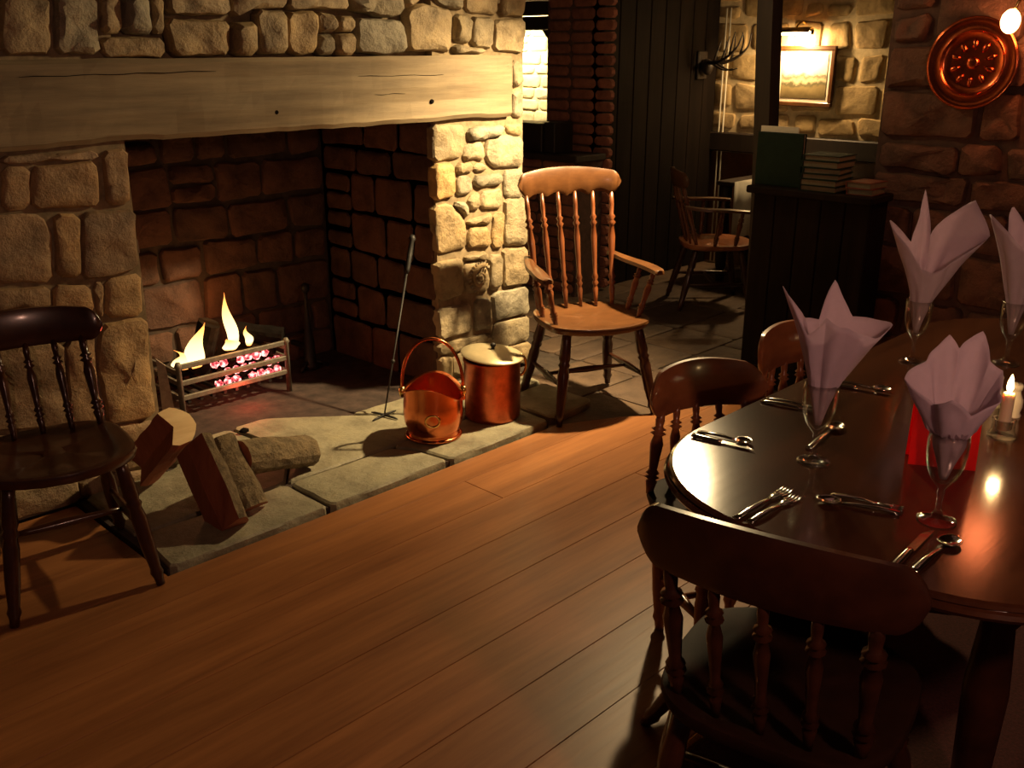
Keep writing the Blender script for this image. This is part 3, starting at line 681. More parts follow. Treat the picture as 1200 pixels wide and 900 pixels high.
def make_log(name, p0, p1, r, seed, label, group, a0=0, a1=2*math.pi, mats=('bark','split','cutend','split'), sq=1.0, n=8):
    V, b, s_, e0, e1 = log_mesh(p0, p1, r, seed, 14, a0, a1, n, sq)
    base = Vector(p0); V = [p-base for p in V]
    rt = empty(name, base, 0, label, 'log', group)
    def sub(fs, nm, mt):
        used = sorted({i for f in fs for i in f}); mp = {j: i for i, j in enumerate(used)}
        o = obj(nm, ([V[j] for j in used], [tuple(mp[i] for i in f) for f in fs]), M[mt], rt, False); return o
    sub(b, 'bark', mats[0])
    if s_: sub(s_, 'split_face', mats[1])
    sub(e1, 'cut_end', mats[2]); sub(e0, 'cut_end', mats[3]); return rt
def flame(name, loc, h, r, lean, seed, label):
    V, F = [], []; seg, n = 12, 14
    for i in range(n+1):
        t = i/n; rr = r*(math.sin(math.pi*min(1, t*.92+.10))**.8)*(1-t)**.45*1.25 if t < 1 else .0008
        cx = lean[0]*t*t+.018*math.sin(t*6+seed)*t; cy = lean[1]*t*t+.01*math.sin(t*5+seed*2)*t
        for k in range(seg):
            a = 2*math.pi*k/seg; q = 1+.25*math.sin(3*a+seed+t*4)*(1-t)
            V.append((cx+rr*q*math.cos(a), cy+rr*q*.6*math.sin(a), h*t))
    for i in range(n):
        for k in range(seg): F.append((i*seg+k, i*seg+(k+1) % seg, (i+1)*seg+(k+1) % seg, (i+1)*seg+k))
    F.append(tuple(reversed(range(seg)))); F.append(tuple(range(n*seg, n*seg+seg)))
    o = obj(name, (V, F), M['flame'], None, True); o.location = loc; return tag(o, label, 'flame')
s = NT('flame'); s.t.nodes.remove(s.b); tc = s.n('ShaderNodeTexCoord'); sx = s.n('ShaderNodeSeparateXYZ'); s.l(tc.outputs['Generated'], sx.inputs[0])
e_ = s.n('ShaderNodeEmission'); s.l(s.ramp(sx.outputs[2], [(0,(1.0,.30,.05)),(.2,(1.0,.74,.34)),(.55,(1.0,.66,.24)),(.8,(1.0,.44,.10)),(1,(.85,.20,.03))]), e_.inputs[0]); e_.inputs[1].default_value = 2.8
s.l(e_.outputs[0], s.t.nodes['Material Output'].inputs[0]); M['flame'] = s.m
flame('flame', (2.20,4.04,.255), .275, .030, (-.03,0), 1.2, 'tallest flame rising in a point from the middle of the fire')
flame('flame', (1.995,4.03,.21), .205, .044, (.05,0), 2.6, 'broad yellow flame licking up the side of the charred log')
flame('flame', (1.945,4.04,.21), .10, .026, (-.03,0), 4.1, 'short flame at the edge of the broad yellow flame')
flame('flame', (1.965,4.09,.20), .075, .045, (-.02,0), 3.0, 'low orange flame at the foot of the broad yellow flame')
flame('flame', (2.262,4.0,.265), .10, .020, (-.012,0), .4, 'small flame flickering in front of the dark end log')
flame('flame', (2.165,4.0,.265), .055, .040, (.0,0), 5.2, 'low flame spreading over the glowing embers')
make_log('burning_log', (2.065,4.15,.15), (2.115,4.09,.39), .060, 3.3, 'upright charred log between the two main flames', 'logs burning in the grate', 0, 2*math.pi, ('char','char','char','char'), .8)
make_log('burning_log', (2.27,4.17,.31), (2.45,4.00,.275), .046, 5.3, 'charred log sticking out over the right end of the grate', 'logs burning in the grate', 0, 2*math.pi, ('char','char','char','char'), .9)
make_log('burning_log', (1.90,4.215,.145), (2.39,4.222,.145), .034, 7.7, 'charred log lying along the back of the grate', 'logs burning in the grate', 0, 2*math.pi, ('char','char','char','char'), .9)
rnd = random.Random(12)
for i in range(24):
    col, row = i % 8, i//8; dead = i % 5 == 3
    o = obj('ember', lump(.020+.004*rnd.random(), .018, .017+.004*rnd.random(), i, .5, 2), M['char'] if dead else M['ember'])
    o.location = (2.075+col*.044+.010*(row % 2), GY0+.040+.006*rnd.random()+.012*row, .124+row*.044); o.rotation_euler = (rnd.random()*.5, rnd.random()*.5, rnd.random()*3)
    tag(o, 'dead black coal among the embers in the grate' if dead else 'lump of ember glowing pink behind the grate bars', 'ember', 'dead coals in the fire basket' if dead else 'embers in the fire basket')
light('POINT', 'fire_light', (2.17,4.17,.44), .85, FIRE, .05)
light('POINT', 'fire_glow', (2.14,3.95,.34), 1.2, FIRE, .06)
light('POINT', 'ember_light', (2.16,3.86,.10), 1.1, (1.0,.10,.05), .03)
co_ = tag(obj('coal_lump', lump(.022,.017,.012,9,.3,2), M['char']), 'small lump of coal fallen on the hearth slab', 'coal'); co_.location = (1.95,3.56,HZ+.009)

# ------------------------------------------------------------------ split logs stacked on the hearth
make_log('firewood_log', (1.415,2.80,HZ+.005), (1.425,3.02,.285), .098, 1.1, 'upright split log with a red brown face leaning on the log pile', 'firewood on the hearth', R(-70), R(95), ('bark','split','split','split'), 1.0)
make_log('firewood_log', (1.575,2.87,HZ+.005), (1.565,3.05,.255), .062, 2.4, 'narrow bark covered log leaning beside the red brown split log', 'firewood on the hearth', R(150), R(350), ('bark','split','cutend','split'), .9)
make_log('firewood_log', (1.95,3.08,HZ+.058), (1.605,3.00,.185), .076, 4.2, 'rough barked log lying propped with a red brown end', 'firewood on the hearth', 0, 2*math.pi, ('bark','split','split','bark'), .85)
make_log('firewood_log', (1.40,3.36,.10), (1.435,3.12,.325), .088, 6.2, 'log propped against the wall with a pale sawn end on top of the pile', 'firewood on the hearth', R(60), R(290), ('split','split','cutend','split'), .85)

# ------------------------------------------------------------------ chairs
LEG = [(0,.013),(.06,.015),(.10,.021),(.14,.017),(.30,.022),(.55,.024),(.62,.019),(.65,.025),(.68,.019),(.72,.024),(.9,.020),(1,.018)]
SPN = [(0,.008),(.08,.010),(.15,.0135),(.175,.0085),(.20,.0165),(.225,.0085),(.25,.0155),(.29,.0095),(.42,.0115),(.60,.0150),(.70,.0095),(.725,.0175),(.75,.0085),(.775,.0165),(.80,.0085),(.88,.0105),(1,.008)]
def seat_mesh(w_, d_, z, th=.042, dish=.014):
    V, F = [], []; seg = 36
    def out(a, k):
        ca, sa = math.cos(a), math.sin(a); p = 2/3.2
        x = w_/2*math.copysign(abs(ca)**p, ca)*(1+.05*sa); y = d_/2*math.copysign(abs(sa)**p, sa)
        if sa > .3: y -= .018*math.cos(2*math.pi*x/w_)*-1*(sa) - .018
        return x*k, y*k
    rows = [(.86,z-th,0),(.97,z-th+.010,0),(1.0,z-.014,0),(.985,z-.003,0),(.94,z,0),(.75,z-.004,1),(.45,z-.008,1),(.15,z-.009,1)]
    for k_, zz, m in rows:
        for k in range(seg):
            x, y = out(2*math.pi*k/seg, k_)
            V.append((x, y, zz-(dish*(1-(x/(w_*.35))**2*.3) if m and abs(x) > .03 else (dish*.4 if m else 0))))
    for i in range(len(rows)-1):
        for k in range(seg): F.append((i*seg+k, i*seg+(k+1) % seg, (i+1)*seg+(k+1) % seg, (i+1)*seg+k))
    F.append(tuple(reversed(range(seg)))); n = (len(rows)-1)*seg; F.append(tuple(range(n, n+seg)))
    return V, F
def crest_mesh(w_, zb, zt, yb, sag, th=.026, droop=.02, scallop=0, lean=.0, n=40, lift=.0, endr=.16):
    """a broad curved top rail; sag = how far the ends come forward"""
    V, F = [], []
    for i in range(n+1):
        u = -1+2*i/n; x = w_/2*u; y = yb+sag*u*u
        e = max(0, (abs(u)-(1-endr))/endr); sh = math.sqrt(max(0, 1-e*e))*.75+.25*(1-e)
        if e >= 1: sh = .12
        top = zt-droop*u*u; bot = zb+lift*u*u+(scallop*abs(math.sin(2.5*math.pi*u)) if scallop else 0)
        mid = top-(top-bot)*.5; hh = (top-bot)/2*sh
        dy = th/2*(.55+.45*sh)
        for (a, b) in ((-1,-.7),(-1,.7),(-.5,1),(.5,1),(1,.7),(1,-.7),(.5,-1),(-.5,-1)):
            zz = mid+b*hh; V.append((x, y+a*dy-lean*(zz-zb), zz))
    m = 8
    for i in range(n):
        for k in range(m): F.append((i*m+k, i*m+(k+1) % m, (i+1)*m+(k+1) % m, (i+1)*m+k))
    F.append(tuple(range(m))); F.append(tuple(reversed(range(n*m, n*m+m))))
    return V, F
def make_chair(name, label, group, loc, rz, sw=.42, sd=.42, sz=.445, cw=.42, zb=.70, zt=.82, yb=-.27, sag=.05, nsp=5, wood='chair_dark', spw=None, seatm=None,
               crestm=None, scallop=0, arms=False, droop=.02, feet=None, spread=.36, stile=.017, lift=0, leg_s=1.0, endr=.16, spb=.17, th=.026, str_z=.42):
    c = empty(name, loc, rz, label, 'chair', group); spw = M[spw or wood]; W0 = M[wood]
    o = obj('seat', seat_mesh(sw, sd, sz), M[seatm or wood], c, True, 45)
    o = obj('crest_rail', crest_mesh(cw, zb, zt, yb, sag, th, droop, scallop, .12, 48, lift, endr), M[crestm or wood], c, True, 40); fixn(o)
    for i in range(nsp):
        t = -1+2*i/(nsp-1); xb = spb*t; xt = cw*spread*t; ybt = -sd*.40+.03*t*t
        u = 2*xt/cw; p1 = (xt, yb+sag*u*u, zb+.02+lift*u*u)
        k = (stile/.0135) if i in (0, nsp-1) else 1.0
        obj('spindle', turned((xb, ybt, sz-.01), p1, [(q, r*k) for q, r in SPN], 10), spw, c, True)
    tops = [(-sw*.33,-sd*.32),(sw*.33,-sd*.32),(sw*.35,sd*.33),(-sw*.35,sd*.33)]
    ft = feet or [(-sw*.46,-sd*.56),(sw*.46,-sd*.56),(sw*.48,sd*.50),(-sw*.48,sd*.50)]
    P = []
    for (a, b), (x, y) in zip(tops, ft):
        p0, p1 = Vector((x,y,0)), Vector((a,b,sz-.03)); P.append((p0, p1))
        obj('leg', turned(p0, p1, [(q, r*leg_s) for q, r in LEG], 10), W0, c, True)
    mid = []
    for a, b in ((0,3),(1,2)):
        q0, q1 = P[a][0].lerp(P[a][1], str_z), P[b][0].lerp(P[b][1], str_z); mid.append(q0.lerp(q1,.5))
        obj('stretcher', turned(q0, q1, [(0,.008),(.2,.011),(.4,.015),(.5,.017),(.6,.015),(.8,.011),(1,.008)], 8), W0, c, True)
    obj('stretcher', turned(mid[0], mid[1], [(0,.008),(.2,.011),(.5,.016),(.8,.011),(1,.008)], 8), W0, c, True)
    if arms:
        for s_ in (-1, 1):
            az = .665; x0 = s_*.215
            pts = catmull([(x0,-.245,az+.012),(s_*.245,-.12,az),(s_*.265,.02,az-.002),(s_*.275,.12,az-.008),(s_*.27,.165,az-.012)], 5)
            V, F = [], []; n = len(pts)
            for i, p in enumerate(pts):
                t = i/(n-1); hw_ = .016+.018*math.sin(math.pi*min(1, t*.75+.12))**2+.010*max(0, t-.55); hw_ = hw_ if i < n-1 else hw_*.6
                for a, b in ((-1,-.010),(-.9,.006),(-.4,.011),(.4,.011),(.9,.006),(1,-.010)): V.append((p.x+a*hw_, p.y, p.z+b))
            for i in range(n-1):
                for k in range(6): F.append((i*6+k, i*6+(k+1) % 6, (i+1)*6+(k+1) % 6, (i+1)*6+k))
            F.append(tuple(range(6))); F.append(tuple(reversed(range((n-1)*6, n*6))))
            fixn(obj('arm', (V, F), M[crestm or wood], c, True, 50))
            for yy in (.115, -.02): obj('arm_support', turned((s_*(.205 if yy > 0 else .215), yy-.02, sz-.01), (s_*.268, yy, az-.008), [(q, r*1.15) for q, r in SPN], 10), spw, c, True)
    return c
def face(fx, fy): return math.atan2(-fx, fy)
make_chair('windsor_armchair', 'high backed spindle armchair with honey coloured crest beside the chimney pier', None, (3.335,2.785,.0), face(-.43,-.90), .50, .46, .445, .52, .95, 1.085, -.30, .055, 6,
    'chair_dark', 'spindle_oak', 'chair_oak', 'chair_oak', .020, True, .026, None, .42, .016, 0, 1.1, .12, .19, .03)
make_chair('dining_chair', 'dark spindle back chair against the stone wall left of the fireplace', None, (.955,2.92,.0), face(-.18,-.98), .44, .42, .45, .46, .71, .83, -.25, .05, 5, 'chair_dark', str_z=.45)
make_chair('dining_chair', 'dark dining chair with broad curved crest pushed against the end of the table', None, (1.50,.725,.0), face(.97,.22), .46, .44, .45, .49, .735, .875, -.235, .05, 5, 'chair_dark', seatm='chair_seat', spread=.36,
    feet=[(-.20,-.25),(.20,-.25),(.24,.20),(-.40,.26)])
make_chair('dining_chair', 'dining chair with reddish rounded crest at the long side of the table', None, (2.10,1.25,.0), face(-.40,-.92), .40, .38, .45, .37, .655, .79, -.18, .075, 5, 'chair_red', seatm='chair_seat',
    feet=[(-.12,-.11),(.12,-.11),(.15,.15),(-.15,.15)], endr=.25)
make_chair('dining_chair', 'dining chair showing only its dark red crest behind the mauve napkin', None, (2.64,1.26,.0), face(-.15,-.99), .40, .38, .45, .38, .665, .80, -.16, .06, 5, 'chair_red', seatm='chair_seat',
    feet=[(-.12,-.11),(.12,-.11),(.15,.15),(-.15,.15)], endr=.25)
make_chair('windsor_armchair', 'distant spindle armchair facing sideways by the dark plank partition', None, (5.45,3.50,-.012), face(.72,-.69), .46, .44, .43, .42, .79, .90, -.28, .05, 5, 'chair_dark', 'spindle_oak', 'chair_red', 'chair_oak', 0, True)

# ------------------------------------------------------------------ dining table
TZ = .75
tb = empty('dining_table', (2.45,.72,.0), 0, 'long polished dark dining table with rounded ends', 'table')
def table_outline(k=0.0, n=72):
    X0, X1, Y0, Y1, r = 1.46+k, 3.44-k, .20+k, 1.188-k, .36
    P = []
    for cx, cy, a0 in ((X1-r,Y1-r,0),(X0+r,Y1-r,90),(X0+r,Y0+r,180),(X1-r,Y0+r,270)):
        for i in range(n//4): a = R(a0+90*i/(n//4-1)); P.append((cx+r*math.cos(a)-2.45, cy+r*math.sin(a)-.72))
    return P
def slab(rows):
    V, F = [], []
    for k, z in rows:
        P = table_outline(k); m = len(P); V += [(x, y, z) for x, y in P]
    for i in range(len(rows)-1):
        for k in range(m): F.append((i*m+k, i*m+(k+1) % m, (i+1)*m+(k+1) % m, (i+1)*m+k))
    F.append(tuple(reversed(range(m)))); F.append(tuple(range((len(rows)-1)*m, len(rows)*m)))
    return V, F
obj('table_top', slab([(.03,.716),(.012,.718),(.004,.724),(.0,.732),(.003,.739),(.008,.741),(.006,.745),(.008,.751),(.013,.754)]), M['table'], tb, True, 18)
obj('apron', slab([(.14,.62),(.135,.622),(.135,.717)]), M['chair_dark'], tb)
TL = [(0,.026),(.05,.034),(.10,.026),(.16,.038),(.5,.046),(.72,.034),(.76,.050),(.80,.034),(.84,.048),(1,.048)]
for x, y_ in ((-.56,.20),(-.56,-.24),(.62,.22),(.62,-.24)): obj('leg', turned((x,y_,.0),(x,y_,.70),TL,12), M['chair_dark'], tb, True)
TT = TZ+.0002
# ------------------------------------------------------------------ goblets and napkins
def goblet(loc, label):
    prof = [(0,0),(.034,0),(.036,.003),(.030,.006),(.012,.011),(.0055,.022),(.0050,.050),(.0075,.058),(.0055,.066),(.012,.074),(.025,.092),(.033,.115),(.0365,.142),(.0370,.165),(.0355,.182),
            (.0348,.182),(.0350,.165),(.0345,.142),(.031,.116),(.023,.095),(.010,.079),(0,.076)]
    o = empty('goblet', loc, 0, label, 'glass', None)
    b = obj('glass_body', lathe(prof, 28), M['glass'], o, True); return o
RV = Vector((.702,-.712,0)); CV = Vector((-.712,-.702,0))
def napkin(loc, label, rim, seed, group=None):
    """a paper napkin bunched in the goblet, one continuous sheet opening to corners; rim = (degrees: 0 right, 90 towards the room, radius, height)"""
    V, F = [], []; ns, nt = 16, 84; rim = sorted(rim)
    for i in range(ns+1):
        s_ = i/ns
        for j in range(nt):
            a = 360*j/nt; q = [r for r in rim if r[0] <= a]; lo = q[-1] if q else (rim[-1][0]-360,)+rim[-1][1:]
            q = [r for r in rim if r[0] > a]; hi = q[0] if q else (rim[0][0]+360,)+rim[0][1:]
            t = (a-lo[0])/max(1e-3, hi[0]-lo[0]); Rr = lo[1]+(hi[1]-lo[1])*t; Hh = lo[2]+(hi[2]-lo[2])*t
            flare = max(0, (s_-.28)/.72)
            pl = 1+.22*math.sin(math.radians(a)*7+seed*2)*min(1, s_*2)*(1-s_*.6)
            base = .006+.016*min(1, s_/.28)
            r = base*pl+(Rr-base)*flare**1.08
            r += .006*noise.noise(Vector((math.cos(R(a))*2.5, math.sin(R(a))*2.5, s_*4+seed*3)))*s_
            z = .088+(Hh-.088)*s_**.95
            if z < .185: r = min(r, .029 if z > .13 else .019)
            V.append(tuple(RV*(r*math.cos(R(a)))+CV*(r*math.sin(R(a)))+Vector((0,0,z+.004*noise.noise(Vector((a*.05, s_*3, seed)))*s_))))
    for i in range(ns):
        for j in range(nt): F.append((i*nt+j, i*nt+(j+1) % nt, (i+1)*nt+(j+1) % nt, (i+1)*nt+j))
    o = obj('napkin', (V, F), M['napkin'], None, True, 28); o.location = loc
    sm = o.modifiers.new('thickness', 'SOLIDIFY'); sm.thickness = .0012
    return tag(o, label, 'napkin', group)
goblet((1.832,.884,TT+.004), 'stemmed glass goblet holding the star shaped mauve napkin')
napkin((1.832,.884,TT+.004), 'mauve paper napkin with pointed star tips in a goblet', [(2,.130,.315),(32,.095,.295),(72,.070,.318),(115,.055,.335),(145,.060,.295),(183,.100,.392),(212,.055,.325),(235,.060,.31),(258,.035,.31),(292,.072,.388),(325,.075,.315)], 1.3)
goblet((1.742,.581,TT+.004), 'stemmed glass goblet in front of the red table card')
napkin((1.742,.581,TT+.004), 'rounded bunched mauve napkin in front of the red table card', [(0,.078,.300),(28,.065,.270),(55,.085,.265),(85,.055,.235),(120,.080,.27),(150,.060,.245),(180,.100,.285),(215,.055,.31),(262,.05,.355),(285,.035,.33),(318,.076,.360),(342,.062,.315)], 2.1)
goblet((2.69,1.035,TT+.004), 'stemmed glass goblet behind the red table card')
napkin((2.69,1.035,TT+.004), 'pale cream napkin with folded over tips behind the red card', [(8,.155,.37),(45,.07,.30),(85,.055,.27),(120,.06,.28),(150,.095,.35),(182,.115,.41),(215,.04,.34),(262,.045,.485),(300,.03,.36),(338,.150,.455)], 3.2)
goblet((2.86,.835,TT+.004), 'stemmed glass goblet with blue grey napkin near the red stone wall')
napkin((2.86,.835,TT+.004), 'blue grey napkin spread wide near the red stone wall', [(0,.14,.42),(40,.08,.37),(85,.06,.32),(130,.07,.35),(178,.12,.43),(215,.05,.36),(255,.07,.44),(300,.05,.36)], 4.4)

# ------------------------------------------------------------------ cutlery
def handle_mesh(L, w0, w1, th=.0028, z=.003, bow=.004):
    V, F = [], []; n = 10
    for i in range(n+1):
        t = i/n; x = L*t; ww = w0+(w1-w0)*t+(.0015*math.sin(math.pi*t)); zz = z+bow*math.sin(math.pi*t)
        for a, b in ((-1,-.5),(-.6,.8),(.6,.8),(1,-.5)): V.append((x, a*ww, zz+b*th))
    for i in range(n):
        for k in range(4): F.append((i*4+k, i*4+(k+1) % 4, (i+1)*4+(k+1) % 4, (i+1)*4+k))
    F += [(3,2,1,0), (n*4,n*4+1,n*4+2,n*4+3)]; return V, F
def cutlery(kind, p0, p1, label, size=1.0, z=0):
    d = Vector((p1[0]-p0[0], p1[1]-p0[1])); o = empty(kind, (p0[0],p0[1],TT+.0045+z), math.atan2(d.y,d.x), label, kind.split('_')[-1]); S_ = d.length
    if kind == 'fork':
        obj('handle', handle_mesh(S_*.64, .009, .004), M['steel'], o, True); vs = []
        vs.append(xf(handle_mesh(.03, .004, .012, .0015, .004, .001), Matrix.Translation((S_*.63,0,0)))) 
        for i in range(4): vs.append(xf(handle_mesh(S_*.37-.03, .0021, .0012, .0012, .005, -.003), Matrix.Translation((S_*.63+.028,-.0105+.007*i,0))))
        obj('tines', join(*vs), M['steel'], o, True)
    elif kind == 'spoon':
        obj('handle', handle_mesh(S_*.70, .009, .0035), M['steel'], o, True); V, F = [], []
        for i in range(7):
            r = i/6
            for k in range(20): a = k*math.pi/10; V.append((S_*.86+r*S_*.15*math.cos(a), r*.020*math.sin(a)*(1-.15*math.cos(a)), .002+.007*r*r))
        for i in range(6):
            for k in range(20): F.append((i*20+k, i*20+(k+1) % 20, (i+1)*20+(k+1) % 20, (i+1)*20+k))
        b = obj('bowl', (V, F), M['steel'], o, True); sm = b.modifiers.new('thickness', 'SOLIDIFY'); sm.thickness = .0012; sm.offset = 1
    else:
        obj('handle', handle_mesh(S_*.46, .0085, .0075, .004, .0045, .0), M['steel'], o, True)
        n = 10; V, F = [], []
        for i in range(n+1):
            t = i/n; x = S_*(.45+.55*t); lo = -.008; hi = .007 if t < .7 else .007-(t-.7)/.3*.013
            V += [(x,lo,.0028),(x,hi,.0028),(x,hi,.0042),(x,lo,.0036)]
        for i in range(n):
            for k in range(4): F.append((i*4+k, i*4+(k+1) % 4, (i+1)*4+(k+1) % 4, (i+1)*4+k))
        F += [(3,2,1,0), (n*4,n*4+1,n*4+2,n*4+3)]
        fixn(obj('blade', (V, F), M['steel'], o))
    return o
cutlery('fork', (1.475,.855), (1.665,.850), 'steel fork beside the reflected lamp glare at the end setting')
cutlery('fork', (1.478,.828), (1.645,.820), 'smaller steel fork lying beside the end setting fork')
cutlery('table_knife', (1.500,.560), (1.690,.572), 'steel knife at the end setting below the red table card')
cutlery('spoon', (1.515,.530), (1.690,.525), 'steel spoon next to the end setting knife')
cutlery('spoon', (1.715,.640), (1.66,.785), 'dessert spoon laid crosswise between the two front goblets')
cutlery('fork', (1.70,.775), (1.735,.640), 'dessert fork laid crosswise beside the dessert spoon')
cutlery('table_knife', (1.768,1.155), (1.795,1.005), 'steel knife at the side setting nearest the table end')
cutlery('spoon', (1.795,1.158), (1.82,1.03), 'small steel spoon beside the side setting knife')
cutlery('spoon', (1.885,.925), (2.075,.945), 'dessert spoon lying behind the star napkin goblet')
cutlery('fork', (2.088,1.165), (2.115,1.00), 'steel fork at the side setting behind the star napkin')
cutlery('fork', (2.112,1.165), (2.14,1.01), 'small steel fork next to the side setting fork')
cutlery('table_knife', (2.33,1.115), (2.365,.94), 'steel knife laid at the second side setting')
cutlery('spoon', (2.355,1.12), (2.39,.96), 'steel spoon laid at the second side setting')

# ------------------------------------------------------------------ card, candle, shakers
cd = Vector((2.053-1.989,.628-.746,0)).normalized(); nd = Vector((cd.y,-cd.x,0)); nd = nd if nd.x < 0 else -nd
c0 = Vector((1.989,.746,TT+.004)); L = .135
tc_ = empty('table_card', c0+cd*L/2, 0, 'folded red card standing on the table before the candle', 'card')
for s_, nm in ((1,'front_leaf'), (-1,'back_leaf')):
    q = [-cd*L/2+nd*.028*s_, cd*L/2+nd*.028*s_, cd*L/2+nd*.001*s_+Vector((0,0,.20)), -cd*L/2+nd*.001*s_+Vector((0,0,.20))]
    o = obj(nm, (q, [(0,1,2,3)]), M['redcard'], tc_); sm = o.modifiers.new('thickness','SOLIDIFY'); sm.thickness = .001; sm.offset = 0
CX, CY = 2.275,.645
ho = empty('candle_holder', (CX,CY,TT+.004), 0, 'small clear glass candle holder on the table', 'candle holder')
obj('glass_cup', lathe([(0,0),(.030,0),(.032,.004),(.026,.012),(.024,.03),(.026,.042),(.019,.042),(.018,.02),(0,.016)], 24), M['glass'], ho, True)
ca = empty('candle', (CX,CY,TT+.021), 0, 'lit white candle standing in the glass holder', 'candle')
obj('wax', lathe([(0,0),(.0135,0),(.0135,.085),(.011,.089),(.004,.086),(0,.086)], 20), M['wax'], ca, True, 60)
obj('wick', turned((0,0,.086),(.001,0,.097),[(0,.0012),(1,.001)],6), M['char'], ca)
fl = obj('candle_flame', lathe([(0,.090),(.005,.095),(.0075,.103),(.006,.116),(.003,.127),(0,.134)], 14), m_emit('candle flame', (1.0,.66,.26), 60), ca, True)
light('POINT', 'candle_light', (CX,CY,TT+.021+.108), 1.8, (1.0,.58,.22), .010)
def shaker(loc, label):
    o = empty('shaker', loc, 0, label, 'shaker', 'salt and pepper shakers')
    obj('body', lathe([(0,0),(.021,0),(.022,.004),(.018,.010),(.022,.026),(.021,.044),(.014,.060),(.013,.068)], 24, cap1=True), M['ceramic'], o, True, 50)
    obj('cap', lathe([(.013,.066),(.016,.069),(.017,.078),(.013,.084),(0,.086)], 24), M['ceramic'], o, True, 60)
    for k in range(3): obj('pour_hole', turned((.006*math.cos(k*2.1),.006*math.sin(k*2.1),.0845),(.006*math.cos(k*2.1),.006*math.sin(k*2.1),.0862),[(0,.0012),(1,.0012)],6), M['char'], o)
shaker((2.470,.735,TT+.004), 'white ceramic shaker standing closer to the candle and card'); shaker((2.432,.677,TT+.004), 'white ceramic shaker standing further from the red card')

# ------------------------------------------------------------------ copper plate and wall lamp on the right wall
cp = empty('copper_plate', (WX-.045,1.60,1.552), 0, 'round embossed copper plate hung on the red stone wall', 'plate')
def disc(prof, seg=48):
    V, F = [], []
    for r, x in prof:
        for k in range(seg): a = 2*math.pi*k/seg; V.append((x, r*math.sin(a), r*math.cos(a)))
    for i in range(len(prof)-1):
        for k in range(seg): F.append((i*seg+k, i*seg+(k+1) % seg, (i+1)*seg+(k+1) % seg, (i+1)*seg+k))
    return V, F
fixn(obj('plate_body', disc([(0,.006),(.05,.004),(.085,.002),(.118,.004),(.126,-.004),(.131,-.010),(.136,-.006),(.165,-.012),(.176,-.016),(.182,-.014),(.184,-.008),(.180,-.004),(.13,.008),(0,.014)]), M['copper_plate'], cp, True))
obj('rolled_rim', tube([(-.012,.182*math.sin(t),.182*math.cos(t)) for t in [2*math.pi*i/48 for i in range(48)]], .004, 6, True), M['copper_plate'], cp, True)
obj('raised_ring', tube([(-.007,.131*math.sin(t),.131*math.cos(t)) for t in [2*math.pi*i/48 for i in range(48)]], .004, 6, True), M['copper_plate'], cp, True)
for k in range(10):
    a = 2*math.pi*k/10; r_ = .075
    obj('embossed_petal', xf(lump(.004,.012,.024,k,.05,1), Matrix.Translation((.001,r_*math.sin(a),r_*math.cos(a))) @ Matrix.Rotation(-a,4,'X')), M['copper_plate'], cp, True)
obj('centre_boss', xf(lump(.006,.025,.025,2,.05,2), Matrix.Translation((.001,0,0))), M['copper_plate'], cp, True)
sn = lamp_root('wall_lamp', (WX-.02,1.355,1.845), 'brass wall lamp with bare amber bulb and red shade beside the copper plate')
obj('back_plate', disc([(0,-.014),(.035,-.012),(.045,-.004),(.046,.004),(0,.004)], 24), M['brass'], sn, True)
obj('arm', tube(catmull([(-.01,0,0),(-.07,.03,-.03),(-.12,.06,-.05),(-.13,.075,-.09)],5), .006, 8), M['brass'], sn, True)
obj('arm', tube(catmull([(-.01,0,0),(-.08,-.06,-.02),(-.13,-.11,.02),(-.135,-.12,.07)],5), .006, 8), M['brass'], sn, True)
obj('bulb', xf(lump(.036,.036,.046,1,.02,3), Matrix.Translation((-.13,.085,-.135))), M['bulb_sconce'], sn, True)
obj('lamp_shade', lathe([(.075,.06),(.07,.10),(.05,.18),(.047,.18),(.067,.10),(.072,.06)], 24, (-.135,-.12,.04)), M['bulb_red'], sn, True)
light('POINT', 'wall_lamp_light', (WX-.02-.13,1.355+.075,1.845-.13-.055), 2.2, (1.0,.26,.08), .03)

# ------------------------------------------------------------------ counter books
bx = empty('menu_folder', (4.215,2.375,.9905), 0, 'tall dark green menu folder standing upright on the counter', 'folder')
obj('cover', box(-.012,.0,-.125,.115,.0,.245,.002), M['green_cover'], bx); obj('pages', box(.0,.010,-.12,.11,.003,.24), M['paper'], bx); obj('back_cover', box(.010,.020,-.125,.115,.0,.245,.002), M['green_cover'], bx)
wc = tag(obj('menu_card', box(4.243,4.248,2.30,2.50,.9905,1.262,.001), M['paper']), 'white menu card standing behind the dark green folder', 'card')
rnd = random.Random(3); z = .9905
for i in range(6):
    h_ = .024+.008*rnd.random(); rz = R(rnd.uniform(-9, 9)); q = empty('book', (4.24+rnd.uniform(-.01,.01),2.135,z), rz, ['lowest','second','third','fourth','fifth','topmost'][i]+' dark green book in the pile on the counter', 'book', 'pile of green books')
    obj('pages', box(-.085,.085,-.085,.080,.003,h_-.003), M['page'], q)
    obj('cover', join(box(-.09,.09,-.09,.09,0,.0032), box(-.09,.09,-.09,.09,h_-.0032,h_), box(-.09,.09,.081,.09,.0032,h_-.0032)), M['green_cover'], q); z += h_+.0002
z = .9905
for i in range(2):
    q = empty('book', (4.25,1.945,z), R(3-8*i), ['lower','upper'][i]+' small red brown book next to the green pile on the counter', 'book', 'small red brown books'); h_ = .028
    obj('pages', box(-.07,.07,-.058,.056,.003,h_-.003), M['page'], q)
    obj('cover', join(box(-.075,.075,-.06,.06,0,.003), box(-.075,.075,-.06,.06,h_-.003,h_), box(-.075,.075,.056,.06,.003,h_-.003)), M['red_cover'], q); z += h_+.0002

